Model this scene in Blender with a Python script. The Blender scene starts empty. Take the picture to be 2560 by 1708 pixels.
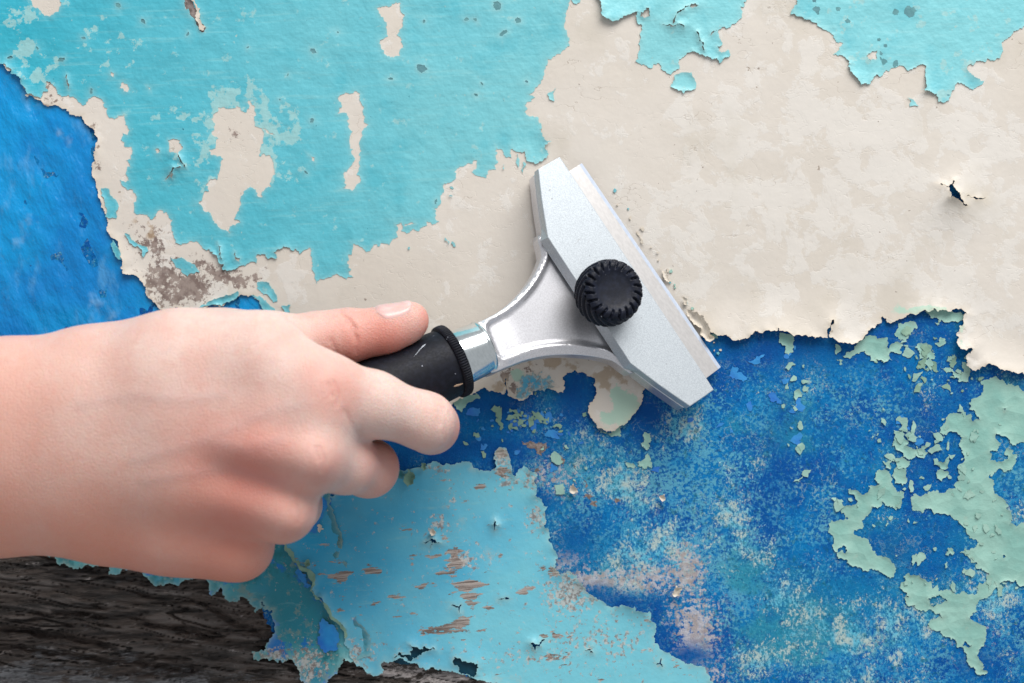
import bpy, math, random
import numpy as np
from mathutils import Vector, kdtree
from mathutils.geometry import delaunay_2d_cdt

# ------------------------------------------------------------------ camera, light, exposure
D = 600.0            # camera distance from the wall, millimetres
PXMM = 7.0           # photograph pixels per millimetre on the wall
sc = bpy.context.scene
cam_d = bpy.data.cameras.new('Camera'); cam = bpy.data.objects.new('Camera', cam_d)
sc.collection.objects.link(cam); sc.camera = cam
cam.location = (0, -D*0.001, 0); cam.rotation_euler = (math.pi/2, 0, 0)
cam_d.sensor_width = 36.0; cam_d.lens = 36.0*D/(2560/PXMM)
cam_d.clip_start = 0.01; cam_d.clip_end = 20
cam_d.dof.use_dof = True; cam_d.dof.focus_distance = 0.588; cam_d.dof.aperture_fstop = 9.0

world = bpy.data.worlds.new('World'); sc.world = world; world.use_nodes = True
bg = world.node_tree.nodes['Background']
bg.inputs[0].default_value = (0.95, 0.97, 1.0, 1); bg.inputs[1].default_value = 0.44

def area(name, loc, target, size, power, col):
    l = bpy.data.lights.new(name, 'AREA'); l.shape = 'RECTANGLE'; l.size, l.size_y = size; l.energy = power; l.color = col
    o = bpy.data.objects.new(name, l); sc.collection.objects.link(o); o.location = loc
    o.rotation_euler = (Vector(target)-Vector(loc)).to_track_quat('-Z', 'Y').to_euler()
    return o
area('window_light', (0.55, -0.98, 1.50), (0.02, 0, 0.0), (1.5, 1.1), 50.0, (1.0, 0.975, 0.945))  # broad soft key from above right and in front

sc.view_settings.view_transform = 'Standard'; sc.view_settings.look = 'None'
sc.view_settings.exposure = 0.0; sc.view_settings.gamma = 1.0; sc.view_settings.use_curve_mapping = False
sc.render.engine = 'CYCLES'
sc.cycles.use_denoising = True
sc.cycles.max_bounces = 5; sc.cycles.use_adaptive_sampling = True; sc.cycles.adaptive_threshold = 0.015

# ------------------------------------------------------------------ helpers
rng = random.Random(7)
def W(px, py):                       # photograph pixel -> wall millimetres
    return ((px-1280)/PXMM, (854-py)/PXMM)
def at(px, py, h):                   # photograph pixel at height h above the wall
    s = (D-h)/D
    return np.array([(px-1280)/PXMM*s, (854-py)/PXMM*s, h])
def to_world(P):                     # (x, z, h) millimetres -> blender metres
    P = np.asarray(P, float)
    return np.stack([P[..., 0], -P[..., 2], P[..., 1]], -1)*0.001
def lin(c):
    return tuple((v/12.92 if v <= 0.04045 else ((v+0.055)/1.055)**2.4) for v in (x/255 for x in c))
def C(r, g, b, k=0.86):
    return tuple(v*k for v in lin((r, g, b)))+(1.0,)

_perm = np.random.RandomState(11).permutation(512)
_ang = np.random.RandomState(12).rand(512)*2*np.pi
def pn(x, y, seed=0):
    x = np.asarray(x, float)+seed*17.31; y = np.asarray(y, float)+seed*9.77
    xi = np.floor(x).astype(int); yi = np.floor(y).astype(int); fx = x-xi; fy = y-yi
    u = fx*fx*fx*(fx*(fx*6-15)+10); v = fy*fy*fy*(fy*(fy*6-15)+10)
    def g(i, j, dx, dy):
        a = _ang[_perm[(_perm[(xi+i) % 512]+yi+j) % 512]]
        return np.cos(a)*dx+np.sin(a)*dy
    n0 = g(0, 0, fx, fy)*(1-u)+g(1, 0, fx-1, fy)*u
    n1 = g(0, 1, fx, fy-1)*(1-u)+g(1, 1, fx-1, fy-1)*u
    return (n0*(1-v)+n1*v)*1.5
def fbm(x, y, oct=4, seed=0):
    s = 0; a = 1.0; f = 1.0; t = 0
    for i in range(oct):
        s = s+a*pn(x*f, y*f, seed+i); t += a; a *= 0.5; f *= 2.03
    return s/t
def blobs(lst, X, Z):                # sum of soft blobs given in photograph pixels (px, py, rx, ry, value)
    o = np.zeros_like(X)
    for (px, py, rx, ry, v) in lst:
        x0, z0 = W(px, py)
        o = np.maximum(o, v*np.exp(-(((X-x0)/(rx/PXMM))**2+((Z-z0)/(ry/PXMM))**2)))
    return o

def link(o, parent=None):
    sc.collection.objects.link(o)
    if parent: o.parent = parent
    return o
def mesh_obj(name, V, F, mat, parent=None, smooth=True, attrs=None):
    me = bpy.data.meshes.new(name)
    me.from_pydata(np.asarray(V).tolist(), [], [tuple(int(i) for i in f) for f in F])
    if smooth: me.polygons.foreach_set('use_smooth', [True]*len(me.polygons))
    for k, a in (attrs or {}).items():
        at_ = me.attributes.new(k, 'FLOAT', 'POINT'); at_.data.foreach_set('value', np.asarray(a, np.float32))
    me.materials.append(mat); me.update()
    return link(bpy.data.objects.new(name, me), parent)
def empty(name, loc, label=None, cat=None):
    o = bpy.data.objects.new(name, None); o.empty_display_size = 0.02; o.location = loc
    if label: o['label'] = label
    if cat: o['category'] = cat
    return link(o)

# ------------------------------------------------------------------ shader helper
class N:
    def __init__(s, name):
        s.m = bpy.data.materials.new(name); s.m.use_nodes = True; s.t = s.m.node_tree
        s.p = s.t.nodes['Principled BSDF']; s.co = None
    def n(s, typ, **kw):
        nd = s.t.nodes.new(typ)
        for k, v in kw.items(): setattr(nd, k, v)
        return nd
    def l(s, a, b): s.t.links.new(a, b)
    def put(s, sock, v):
        if isinstance(v, (int, float)): sock.default_value = v
        elif isinstance(v, tuple): sock.default_value = v
        else: s.l(v, sock)
    def coord(s, sx=1, sy=1, rot=0.0):
        if s.co is None: s.co = s.n('ShaderNodeTexCoord').outputs['Object']
        m = s.n('ShaderNodeMapping'); s.l(s.co, m.inputs[0])
        m.inputs['Scale'].default_value = (1000*sx, 1000*(sx+sy)/2, 1000*sy)
        if rot:
            r = s.n('ShaderNodeMapping'); s.l(s.co, r.inputs[0]); r.inputs['Rotation'].default_value = (0, rot, 0)
            s.t.links.remove(m.inputs[0].links[0]); s.l(r.outputs[0], m.inputs[0])
        return m.outputs[0]
    def noise(s, scale, detail=4, rough=0.55, sx=1, sy=1, rot=0.0, dist=0.0, off=0.0):
        nd = s.n('ShaderNodeTexNoise'); s.l(s.coord(sx, sy, rot), nd.inputs['Vector'])
        if off: nd.noise_dimensions = '4D'; nd.inputs['W'].default_value = off
        nd.inputs['Scale'].default_value = scale; nd.inputs['Detail'].default_value = detail
        nd.inputs['Roughness'].default_value = rough; nd.inputs['Distortion'].default_value = dist
        return nd.outputs['Fac']
    def voro(s, scale, feat='F1', out='Distance', sx=1, sy=1, rnd=1.0):
        nd = s.n('ShaderNodeTexVoronoi', feature=feat); s.l(s.coord(sx, sy), nd.inputs['Vector'])
        nd.inputs['Scale'].default_value = scale; nd.inputs['Randomness'].default_value = rnd
        return nd.outputs[out]
    def attr(s, name):
        nd = s.n('ShaderNodeAttribute', attribute_name=name); return nd.outputs['Fac']
    def math(s, op, a, b=0.0, c=None, clamp=False):
        nd = s.n('ShaderNodeMath', operation=op, use_clamp=clamp); s.put(nd.inputs[0], a); s.put(nd.inputs[1], b)
        if c is not None: s.put(nd.inputs[2], c)
        return nd.outputs[0]
    def ramp(s, v, lo, hi, a=0.0, b=1.0, smooth=True):
        nd = s.n('ShaderNodeMapRange', interpolation_type='SMOOTHSTEP' if smooth else 'LINEAR')
        s.put(nd.inputs[0], v); s.put(nd.inputs[1], lo); s.put(nd.inputs[2], hi); s.put(nd.inputs[3], a); s.put(nd.inputs[4], b)
        return nd.outputs[0]
    def mix(s, f, a, b, typ='MIX'):
        nd = s.n('ShaderNodeMix', data_type='RGBA', blend_type=typ); s.put(nd.inputs[0], f); s.put(nd.inputs[6], a); s.put(nd.inputs[7], b)
        return nd.outputs[2]
    def bump(s, h, strength=0.3, dist=0.0003, prev=None):
        nd = s.n('ShaderNodeBump'); nd.inputs['Strength'].default_value = strength; nd.inputs['Distance'].default_value = dist
        s.put(nd.inputs['Height'], h)
        if prev is not None: s.l(prev, nd.inputs['Normal'])
        return nd.outputs[0]
    def done(s, col=None, rough=0.5, normal=None, metal=0.0, spec=0.5, **kw):
        if col is not None: s.put(s.p.inputs['Base Color'], col)
        s.put(s.p.inputs['Roughness'], rough); s.put(s.p.inputs['Metallic'], metal)
        s.p.inputs['Specular IOR Level'].default_value = spec
        if normal is not None: s.l(normal, s.p.inputs['Normal'])
        for k, v in kw.items(): s.put(s.p.inputs[k.replace('_', ' ')], v)
        return s.m

# ------------------------------------------------------------------ paint sheets with broken edges
FR = (-60, -60, 2620, 1768)
def inframe(p): return FR[0] < p[0] < FR[2] and FR[1] < p[1] < FR[3]
def roughen(loop, amp, minlen, rg):
    """fractal mid-point displacement of a closed outline (photograph pixels)"""
    pts = [tuple(map(float, p)) for p in loop]
    out = []
    def rec(a, b, lev):
        L = math.hypot(b[0]-a[0], b[1]-a[1])
        mid = ((a[0]+b[0])/2, (a[1]+b[1])/2)
        near = inframe(mid) or inframe(a) or inframe(b)
        if (near and L <= minlen) or (not near and L <= 160) or lev > 9:
            out.append(a); return
        if near:
            d = rg.gauss(0, 1)*amp*min(L, 26)
            mid = (mid[0]-(b[1]-a[1])/L*d, mid[1]+(b[0]-a[0])/L*d)
        rec(a, mid, lev+1); rec(mid, b, lev+1)
    for i in range(len(pts)):
        rec(pts[i], pts[(i+1) % len(pts)], 0)
    return out
def inside(loops, Q):
    Q = np.asarray(Q, float); r = np.zeros(len(Q), bool)
    for lp in loops:
        A = np.asarray(lp, float); B = np.roll(A, -1, 0)
        bx0, by0 = A.min(0); bx1, by1 = A.max(0)
        sel = np.where((Q[:, 0] > bx0) & (Q[:, 0] < bx1) & (Q[:, 1] > by0) & (Q[:, 1] < by1))[0]
        for c in range(0, len(sel), 3000):
            s = sel[c:c+3000]; q = Q[s]
            y = q[:, 1][:, None]; x = q[:, 0][:, None]
            cr = (A[None, :, 1] > y) != (B[None, :, 1] > y)
            den = np.where(B[:, 1] == A[:, 1], 1e-9, B[:, 1]-A[:, 1])[None]
            xi = A[None, :, 0]+(y-A[None, :, 1])/den*(B[:, 0]-A[:, 0])[None]
            r[s] ^= (np.sum(cr & (x < xi), 1) % 2 == 1)
    return r
def triangulate(loops, pts, extra=()):
    co = []; ed = []
    for lp in list(loops)+list(extra):
        b = len(co); n = len(lp); co += [Vector((p[0], p[1])) for p in lp]; ed += [(b+i, b+(i+1) % n) for i in range(n)]
    co += [Vector((p[0], p[1])) for p in pts]
    v, e, f, _, _, _ = delaunay_2d_cdt(co, ed, [], 0, 1e-5)
    V = np.array([(p[0], p[1]) for p in v]); F = np.array([t for t in f if len(t) == 3])
    c = V[F].mean(1); F = F[inside(loops, c)]
    used = np.unique(F); remap = -np.ones(len(V), int); remap[used] = np.arange(len(used))
    return V[used], remap[F]
def ring_points(loops, offs, rg, step=2):
    out = []
    for lp in loops:
        A = np.asarray(lp, float); nx = np.roll(A, -1, 0); pv = np.roll(A, 1, 0)
        t = nx-pv; L = np.hypot(t[:, 0], t[:, 1])+1e-9; nrm = np.stack([-t[:, 1]/L, t[:, 0]/L], 1)
        for i, o in enumerate(offs):
            st = max(1, int(step*(1+i)))
            for sgn in (1, -1): out.append((A+nrm*o*sgn)[::st])
    return np.concatenate(out) if out else np.zeros((0, 2))
def kd_of(P):
    k = kdtree.KDTree(len(P))
    for i, p in enumerate(P): k.insert((p[0], p[1], 0), i)
    k.balance(); return k
def kdist(k, Q): return np.array([k.find((q[0], q[1], 0))[2] for q in Q])

def undul(x, z): return 0.55*fbm(x/60, z/60, 3, 3)+0.12*fbm(x/9, z/9, 2, 5)
def sheet(name, loops, mat, parent, base, thick, curl=0.3, cw=4.0, rough=0.2, minlen=4.0, grid=4.0, lifts=(), attrs=None,
          seed=1, relief=None, offs=(0.5, 1.2, 2.4, 4.2), bias=0.35, label=None):
    rg = random.Random(seed)
    L = [[W(*p) for p in roughen(lp, rough, minlen, rg)] for lp in loops]
    allp = np.concatenate([np.asarray(l) for l in L])
    keep = [p for l in L for p in l]
    kd = kd_of(keep)
    x0, z0 = allp.min(0); x1, z1 = allp.max(0)
    pts = np.zeros((0, 2))
    if grid:
        gx, gz = np.meshgrid(np.arange(x0, x1, grid), np.arange(z0, z1, grid)); g = np.stack([gx.ravel(), gz.ravel()], 1)
        fr = (np.abs(g[:, 0]) < 200) & (np.abs(g[:, 1]) < 140)
        g = g[fr | (np.random.RandomState(seed).rand(len(g)) < 0.12)]
        g = g+np.random.RandomState(seed).uniform(-grid*0.3, grid*0.3, g.shape)
        pts = g
    rp = ring_points(L, offs, rg)
    if len(rp):
        rp = rp[(np.abs(rp[:, 0]) < 195) & (np.abs(rp[:, 1]) < 132)]
        pts = np.concatenate([pts, rp])
    if len(pts):
        pts = pts[inside(L, pts)]
        if len(pts): pts = pts[kdist(kd, pts) > 0.33]
    V, F = triangulate(L, pts)
    def lift(x, z):
        d = kdist(kd, np.stack([x, z], 1))
        nz = np.clip(bias+0.9*fbm(x/17, z/17, 2, seed+20)+0.5*pn(x/4, z/4, seed+33), 0.03, 1.6)
        h = curl*nz*np.clip(1-d/cw, 0, 1)**2
        for (px, py, r, a, w) in lifts:
            bx, bz = W(px, py); g = np.exp(-(((x-bx)**2+(z-bz)**2)/(r/PXMM)**2))
            h = h+a*g*(np.clip(1-d/w, 0, 1)**1.5 if w else 1.0)
        return h, d
    def top(x, z):
        h, d = lift(x, z); r = base(x, z)+thick+h
        if relief is not None: r = r+relief(x, z)
        return r
    H, d = lift(V[:, 0], V[:, 1])
    Ht = base(V[:, 0], V[:, 1])+thick+H
    if relief is not None: Ht = Ht+relief(V[:, 0], V[:, 1])
    # orientation: want facing camera (-Y); world (x,-h,z): ccw in (x,z) faces -Y
    a, b, c = V[F[:, 0]], V[F[:, 1]], V[F[:, 2]]
    cr = (b[:, 0]-a[:, 0])*(c[:, 1]-a[:, 1])-(b[:, 1]-a[:, 1])*(c[:, 0]-a[:, 0])
    F[cr < 0] = F[cr < 0][:, ::-1]
    n = len(V)
    E = np.concatenate([F[:, [0, 1]], F[:, [1, 2]], F[:, [2, 0]]]); key = np.sort(E, 1)
    kk = key[:, 0].astype(np.int64)*n+key[:, 1]; _, inv, cnt = np.unique(kk, return_inverse=True, return_counts=True)
    be = E[cnt[inv] == 1]
    bv = np.unique(be)
    # crisp broken edge: duplicate border for side walls, plus underside
    m = len(bv); rm = -np.ones(n, int); rm[bv] = np.arange(m)
    P_top = np.stack([V[:, 0], V[:, 1], Ht], 1)
    P_bot = P_top.copy(); P_bot[:, 2] -= thick
    P_s1 = P_top[bv]; P_s2 = P_bot[bv]
    P = np.concatenate([P_top, P_bot, P_s1, P_s2])
    faces = [tuple(f) for f in F]+[tuple(f[::-1]+n) for f in F]
    faces += [(2*n+rm[j], 2*n+rm[i], 2*n+m+rm[i], 2*n+m+rm[j]) for i, j in be]
    at_ = {'edge': np.concatenate([np.exp(-d/0.8), np.exp(-d/0.8), np.ones(2*m)])}
    for k, fn in (attrs or {}).items():
        val = fn(V[:, 0], V[:, 1]); at_[k] = np.concatenate([val, val, val[bv], val[bv]])
    o = mesh_obj(name, to_world(P), faces, mat, parent, True, at_)
    if label: o['label'] = label
    return o, top

# ------------------------------------------------------------------ wall materials
def m_turq(name, a, b, pale, sat=1.0):
    s = N(name)
    big = s.noise(0.012, 3); streak = s.noise(1.0, 5, 0.6, sx=0.05, sy=0.75, rot=0.03); fine = s.noise(0.9, 4)
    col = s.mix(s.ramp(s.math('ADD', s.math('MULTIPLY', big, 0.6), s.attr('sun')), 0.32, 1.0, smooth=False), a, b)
    col = s.mix(s.ramp(streak, 0.52, 0.74, 0, 0.26), col, pale)
    col = s.mix(s.ramp(s.noise(0.06, 5, 0.6, off=3.1), 0.50, 0.70, 0, 0.45), col, C(64, 182, 202))
    fade = s.math('ADD', s.attr('fade'), s.ramp(s.noise(0.22, 5, 0.65, off=1.7), 0.3, 0.7, -0.55, 0.55))
    col = s.mix(s.ramp(fade, 0.42, 0.58, 0, 0.78), col, C(168, 216, 216))
    spot = s.math('ADD', s.ramp(s.noise(0.16, 2, 0.5, off=9.0), 0.5, 0.75), 0.0)
    col = s.mix(s.math('MULTIPLY', s.ramp(s.noise(0.75, 3, 0.5, off=5.5), 0.66, 0.72), spot), col, C(190, 215, 205))
    col = s.mix(s.math('MULTIPLY', s.ramp(s.noise(0.45, 3, 0.6, off=15.5), 0.70, 0.74), s.ramp(s.noise(0.05, 1, 0.5, off=12.), 0.45, 0.6)), col, C(30, 120, 140))
    col = s.mix(s.math('MULTIPLY', s.attr('edge'), 0.35), col, C(185, 222, 218))
    bp = s.bump(s.noise(1.0, 3, 0.5, sx=0.1, sy=1.2, rot=0.03), 0.22, 0.0002)
    bp = s.bump(s.noise(0.18, 3), 0.3, 0.0012, bp)
    bp = s.bump(fine, 0.25, 0.0003, bp)
    bp = s.bump(s.noise(0.05, 4, 0.6, off=21.), 0.35, 0.004, bp)
    return s.done(col, s.ramp(fine, 0.3, 0.7, 0.38, 0.52), bp, spec=0.35)
MT = m_turq('turquoise_paint', C(56, 184, 208), C(136, 212, 220), C(164, 222, 222))
MTB = m_turq('pale_turquoise_paint', C(116, 208, 222), C(142, 218, 226), C(172, 224, 226))

def m_cream():
    s = N('cream_paint')
    blot = s.noise(0.07, 9, 0.68, dist=0.3); col = s.mix(s.ramp(s.noise(0.013, 3, off=2.), 0.35, 0.65), C(224, 216, 205), C(229, 222, 213))
    bb = s.math('ADD', blot, s.math('MULTIPLY', s.attr('blot'), 0.16))
    col = s.mix(s.ramp(bb, 0.535, 0.575, 0, 0.62), col, C(236, 232, 226))
    col = s.mix(s.ramp(s.noise(0.03, 5, 0.6, off=7.), 0.52, 0.68, 0, 0.5), col, C(212, 204, 190))
    dirt = s.math('MULTIPLY', s.ramp(s.noise(0.55, 3, 0.55, off=4.), 0.69, 0.73), s.ramp(s.noise(0.035, 2, off=8.), 0.45, 0.62))
    col = s.mix(s.math('MULTIPLY', dirt, 0.7), col, C(120, 100, 88))
    col = s.mix(s.ramp(s.noise(0.35, 2, 0.4, off=33.), 0.765, 0.785, 0, 0.6), col, C(140, 118, 96))
    sc_ = s.math('ABSOLUTE', s.math('SUBTRACT', s.noise(0.09, 4, 0.5, sx=0.7, sy=1.3, off=51.), 0.5))
    col = s.mix(s.math('MULTIPLY', s.ramp(sc_, 0.0, 0.004, 1, 0), s.ramp(s.noise(0.05, 3, off=52.), 0.56, 0.64, 0, 0.5)), col, C(150, 132, 112))
    col = s.mix(s.ramp(s.noise(0.5, 6, 0.7, sx=0.3, sy=1.4, rot=0.5, off=54.), 0.62, 0.72, 0, 0.35), col, C(240, 236, 230))
    g = s.math('ADD', s.attr('grime'), s.ramp(s.noise(0.5, 6, 0.7, off=6.), 0.3, 0.7, -0.42, 0.42))
    col = s.mix(s.ramp(g, 0.40, 0.62, 0, 0.92), col, s.mix(s.ramp(s.noise(0.35, 4, off=2.2), 0.4, 0.6), C(120, 100, 94), C(158, 142, 134)))
    rs = s.math('ADD', s.attr('rust'), s.ramp(s.noise(0.2, 5, 0.6, off=3.3), 0.3, 0.7, -0.4, 0.4))
    col = s.mix(s.ramp(rs, 0.35, 0.6, 0, 0.65), col, C(178, 152, 120))
    mt = s.math('ADD', s.attr('minty'), s.ramp(s.noise(0.12, 5, 0.6, off=5.3), 0.3, 0.7, -0.35, 0.35))
    col = s.mix(s.ramp(mt, 0.40, 0.55, 0, 0.9), col, C(186, 222, 204))
    col = s.mix(s.math('MULTIPLY', s.attr('edge'), 0.5), col, C(226, 212, 188))
    bp = s.bump(s.noise(0.5, 4), 0.15, 0.0004); bp = s.bump(s.noise(0.09, 3, off=3.), 0.25, 0.0012, bp)
    bp = s.bump(s.ramp(bb, 0.545, 0.59), 0.2, 0.0002, bp); bp = s.bump(s.ramp(sc_, 0.0, 0.006), 0.25, 0.0002, bp)
    return s.done(col, 0.55, bp, spec=0.3)
MC = m_cream()

def m_blue():
    s = N('worn_deep_blue_paint')
    col = s.mix(s.ramp(s.noise(0.05, 8, 0.72), 0.40, 0.62), C(0, 88, 168), C(2, 124, 192))
    col = s.mix(s.ramp(s.noise(0.02, 6, 0.65, off=3.), 0.5, 0.66, 0, 0.7), col, C(24, 132, 180))
    pale = s.attr('pale'); dark = s.attr('dark'); fresh = s.math('SUBTRACT', 1.0, dark, clamp=True)
    w1 = s.math('ADD', s.math('MULTIPLY', pale, 0.30), s.noise(0.07, 6, 0.68, off=1.))
    w1 = s.math('ADD', w1, s.ramp(s.noise(0.9, 6, 0.72, off=2.), 0.25, 0.75, -0.42, 0.42))
    w1 = s.ramp(w1, 0.60, 0.80, 0, 0.8)
    col = s.mix(s.math('MULTIPLY', w1, fresh), col, s.mix(s.ramp(s.noise(0.1, 3, off=6.), 0.4, 0.6), C(58, 158, 208), C(104, 182, 206)))
    tl = s.math('ADD', s.math('MULTIPLY', s.attr('teal'), 0.5), s.noise(0.05, 5, 0.6, off=11.))
    tl = s.math('MULTIPLY', s.ramp(tl, 0.54, 0.74, 0, 0.7), fresh)
    col = s.mix(tl, col, C(50, 150, 172))
    fl = s.math('ADD', s.noise(1.0, 7, 0.75, off=4., sx=1.15, sy=0.85), s.math('MULTIPLY', pale, 0.13))
    fl = s.math('ADD', fl, s.ramp(s.noise(0.05, 5, 0.6, off=14.), 0.35, 0.65, -0.17, 0.06))
    fl = s.math('MULTIPLY', s.ramp(fl, 0.585, 0.64), fresh)
    col = s.mix(s.math('MULTIPLY', fl, 0.85), col, s.mix(s.ramp(s.noise(0.2, 2, off=16.), 0.4, 0.6), C(112, 204, 232), C(202, 220, 212)))
    dk = s.math('MULTIPLY', s.ramp(s.noise(0.9, 7, 0.75, off=24.), 0.55, 0.62), 0.7)
    col = s.mix(dk, col, C(0, 66, 132))
    col = s.mix(s.math('MULTIPLY', s.ramp(s.noise(0.35, 7, 0.72, off=44.), 0.56, 0.64), s.math('MULTIPLY', fresh, 0.6)), col, C(30, 104, 118))
    col = s.mix(s.math('MULTIPLY', s.ramp(s.noise(0.6, 6, 0.7, sx=2.2, sy=0.22, rot=-0.25, off=46.), 0.60, 0.66), s.math('MULTIPLY', fresh, 0.45)), col, C(120, 186, 200))
    pk = s.math('ADD', s.math('MULTIPLY', s.attr('pink'), 0.62), s.ramp(s.noise(0.6, 6, 0.72, off=5.), 0.25, 0.75, -0.36, 0.36))
    pk = s.math('MULTIPLY', s.ramp(pk, 0.22, 0.42, 0, 0.92), fresh)
    col = s.mix(pk, col, s.mix(s.ramp(s.noise(0.3, 4, off=7.), 0.42, 0.6), C(202, 200, 206), C(180, 168, 164)))
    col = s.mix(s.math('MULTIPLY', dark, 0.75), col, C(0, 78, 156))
    lines = s.math('ABSOLUTE', s.math('SUBTRACT', s.noise(0.13, 6, 0.62, off=31.), 0.5))
    ln = s.math('MULTIPLY', s.ramp(lines, 0.0, 0.012, 1, 0), s.ramp(s.noise(0.06, 4, 0.6, off=20.), 0.52, 0.60))
    col = s.mix(s.math('MULTIPLY', s.math('MULTIPLY', ln, fresh), 0.6), col, C(170, 205, 200))
    bp = s.bump(s.noise(0.9, 6, 0.7), 0.5, 0.0008); bp = s.bump(fl, 0.4, 0.0003, bp); bp = s.bump(w1, 0.25, 0.0003, bp)
    return s.done(col, s.ramp(w1, 0, 1, 0.5, 0.75), bp, spec=0.12)
MB = m_blue()

def m_bright():
    s = N('glossy_bright_blue_paint')
    col = s.mix(s.ramp(s.noise(0.03, 4), 0.35, 0.65), C(0, 134, 212), C(4, 156, 226))
    col = s.mix(s.ramp(s.noise(0.1, 5, 0.6, sx=1.6, sy=0.7, off=3.), 0.53, 0.72, 0, 0.6), col, C(92, 170, 226))
    col = s.mix(s.ramp(s.noise(0.05, 4, 0.6, off=4.), 0.60, 0.74, 0, 0.7), col, C(150, 192, 226))
    col = s.mix(s.ramp(s.noise(0.12, 6, 0.65, off=9.), 0.52, 0.68, 0, 0.35), col, C(0, 112, 196))
    col = s.mix(s.ramp(s.noise(0.6, 6, 0.7, off=19.), 0.60, 0.70, 0, 0.3), col, C(96, 160, 190))
    bp = s.bump(s.noise(0.13, 4, 0.5, sx=1.3, sy=0.6, rot=0.35), 0.4, 0.004); bp = s.bump(s.noise(0.9, 4), 0.2, 0.0004, bp)
    return s.done(col, s.ramp(s.noise(0.2, 3, off=2.), 0.3, 0.7, 0.2, 0.4), bp, spec=0.4)
MBR = m_bright()

def m_mint(name, a, b, g, ew=0.18):
    s = N(name)
    col = s.mix(s.ramp(s.noise(0.08, 4), 0.35, 0.65), a, b)
    col = s.mix(s.ramp(s.noise(0.25, 5, 0.65, off=2.), 0.6, 0.75, 0, 0.5), col, g)
    col = s.mix(s.math('MULTIPLY', s.attr('edge'), ew), col, C(205, 214, 196))
    bp = s.bump(s.noise(0.35, 4), 0.35, 0.0008); bp = s.bump(s.voro(0.16), 0.5, 0.0012, bp)
    return s.done(col, 0.5, bp, spec=0.3)
MM = m_mint('pale_mint_paint', C(140, 192, 182), C(160, 206, 194), C(186, 200, 186))
MO = m_mint('olive_mint_paint', C(112, 156, 138), C(140, 182, 160), C(150, 150, 122), 0.12)
MBF = m_mint('bright_blue_flake_paint', C(8, 112, 208), C(40, 152, 224), C(90, 180, 226), 0.04)
MTEAL = m_mint('dark_teal_undercoat', C(30, 128, 148), C(52, 148, 160), C(70, 150, 150))
MDT = m_mint('deep_teal_undercoat', C(0, 62, 84), C(2, 74, 96), C(10, 76, 90), 0.0)  # near-black teal, shade inside the openings put into the colour

def m_lower(name, a, b, teal):
    s = N(name)
    col = s.mix(s.attr('lite'), a, b)
    col = s.mix(s.ramp(s.noise(0.03, 5, 0.6), 0.45, 0.7, 0, 0.55), col, s.mix(s.attr('lite'), C(26, 142, 190), C(136, 214, 226)))
    col = s.mix(s.ramp(s.noise(0.5, 6, 0.6, sx=0.25, sy=1.0, rot=0.08, off=2.), 0.54, 0.74, 0, 0.35), col, C(150, 205, 208))
    if teal:
        col = s.mix(s.ramp(s.noise(0.045, 5, 0.65, sx=1.3, off=3.), 0.5, 0.58, 0, 0.95), col, C(20, 118, 130))
        col = s.mix(s.ramp(s.noise(0.09, 5, 0.65, off=5.), 0.55, 0.60, 0, 0.95), col, C(4, 120, 205))
        col = s.mix(s.ramp(s.noise(0.16, 6, 0.7, off=6.), 0.53, 0.62, 0, 0.7), col, C(132, 156, 150))
    else:
        col = s.mix(s.ramp(s.noise(0.07, 5, 0.65, off=8.), 0.60, 0.72, 0, 0.5), col, C(178, 196, 192))
    gr = s.noise(0.5, 6, 0.68, sx=0.2, sy=1.0, rot=0.10, off=7.)
    wr = s.math('ADD', s.attr('wear'), s.ramp(gr, 0.25, 0.75, -0.5, 0.5))
    wr = s.math('ADD', wr, s.ramp(s.noise(0.28, 5, 0.6, off=17., sx=0.5), 0.25, 0.75, -0.55, 0.55))
    wm = s.ramp(wr, 0.42, 0.50)
    wood = s.mix(s.ramp(s.noise(1.0, 5, 0.65, sx=0.06, sy=1.3, rot=0.10), 0.4, 0.6), C(116, 103, 97), C(182, 172, 166))
    col = s.mix(wm, col, wood)
    sp = s.math('ADD', s.math('MULTIPLY', s.attr('speck'), 0.55), s.ramp(s.noise(0.55, 6, 0.72, off=27.), 0.25, 0.75, -0.4, 0.4))
    col = s.mix(s.ramp(sp, 0.20, 0.38, 0, 0.8), col, s.mix(s.ramp(s.noise(0.8, 5, 0.7, off=29.), 0.45, 0.56), C(206, 202, 196), C(146, 118, 106)))
    col = s.mix(s.math('MULTIPLY', s.attr('edge'), 0.5), col, C(176, 206, 200))
    bp = s.bump(s.math('MULTIPLY', wm, -1.0), 0.4, 0.0003); bp = s.bump(s.noise(0.2, 4), 0.3, 0.001, bp)
    bp = s.bump(s.math('MULTIPLY', wm, s.noise(1.0, 5, 0.65, sx=0.06, sy=1.3, rot=0.10)), 0.5, 0.0008, bp)
    return s.done(col, s.ramp(wm, 0, 1, 0.42, 0.8), bp, spec=0.35)
ML = m_lower('lower_turquoise_paint', C(34, 168, 218), C(126, 210, 228), False)
MLT = m_lower('mottled_teal_paint', C(32, 138, 158), C(96, 180, 186), True)

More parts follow.
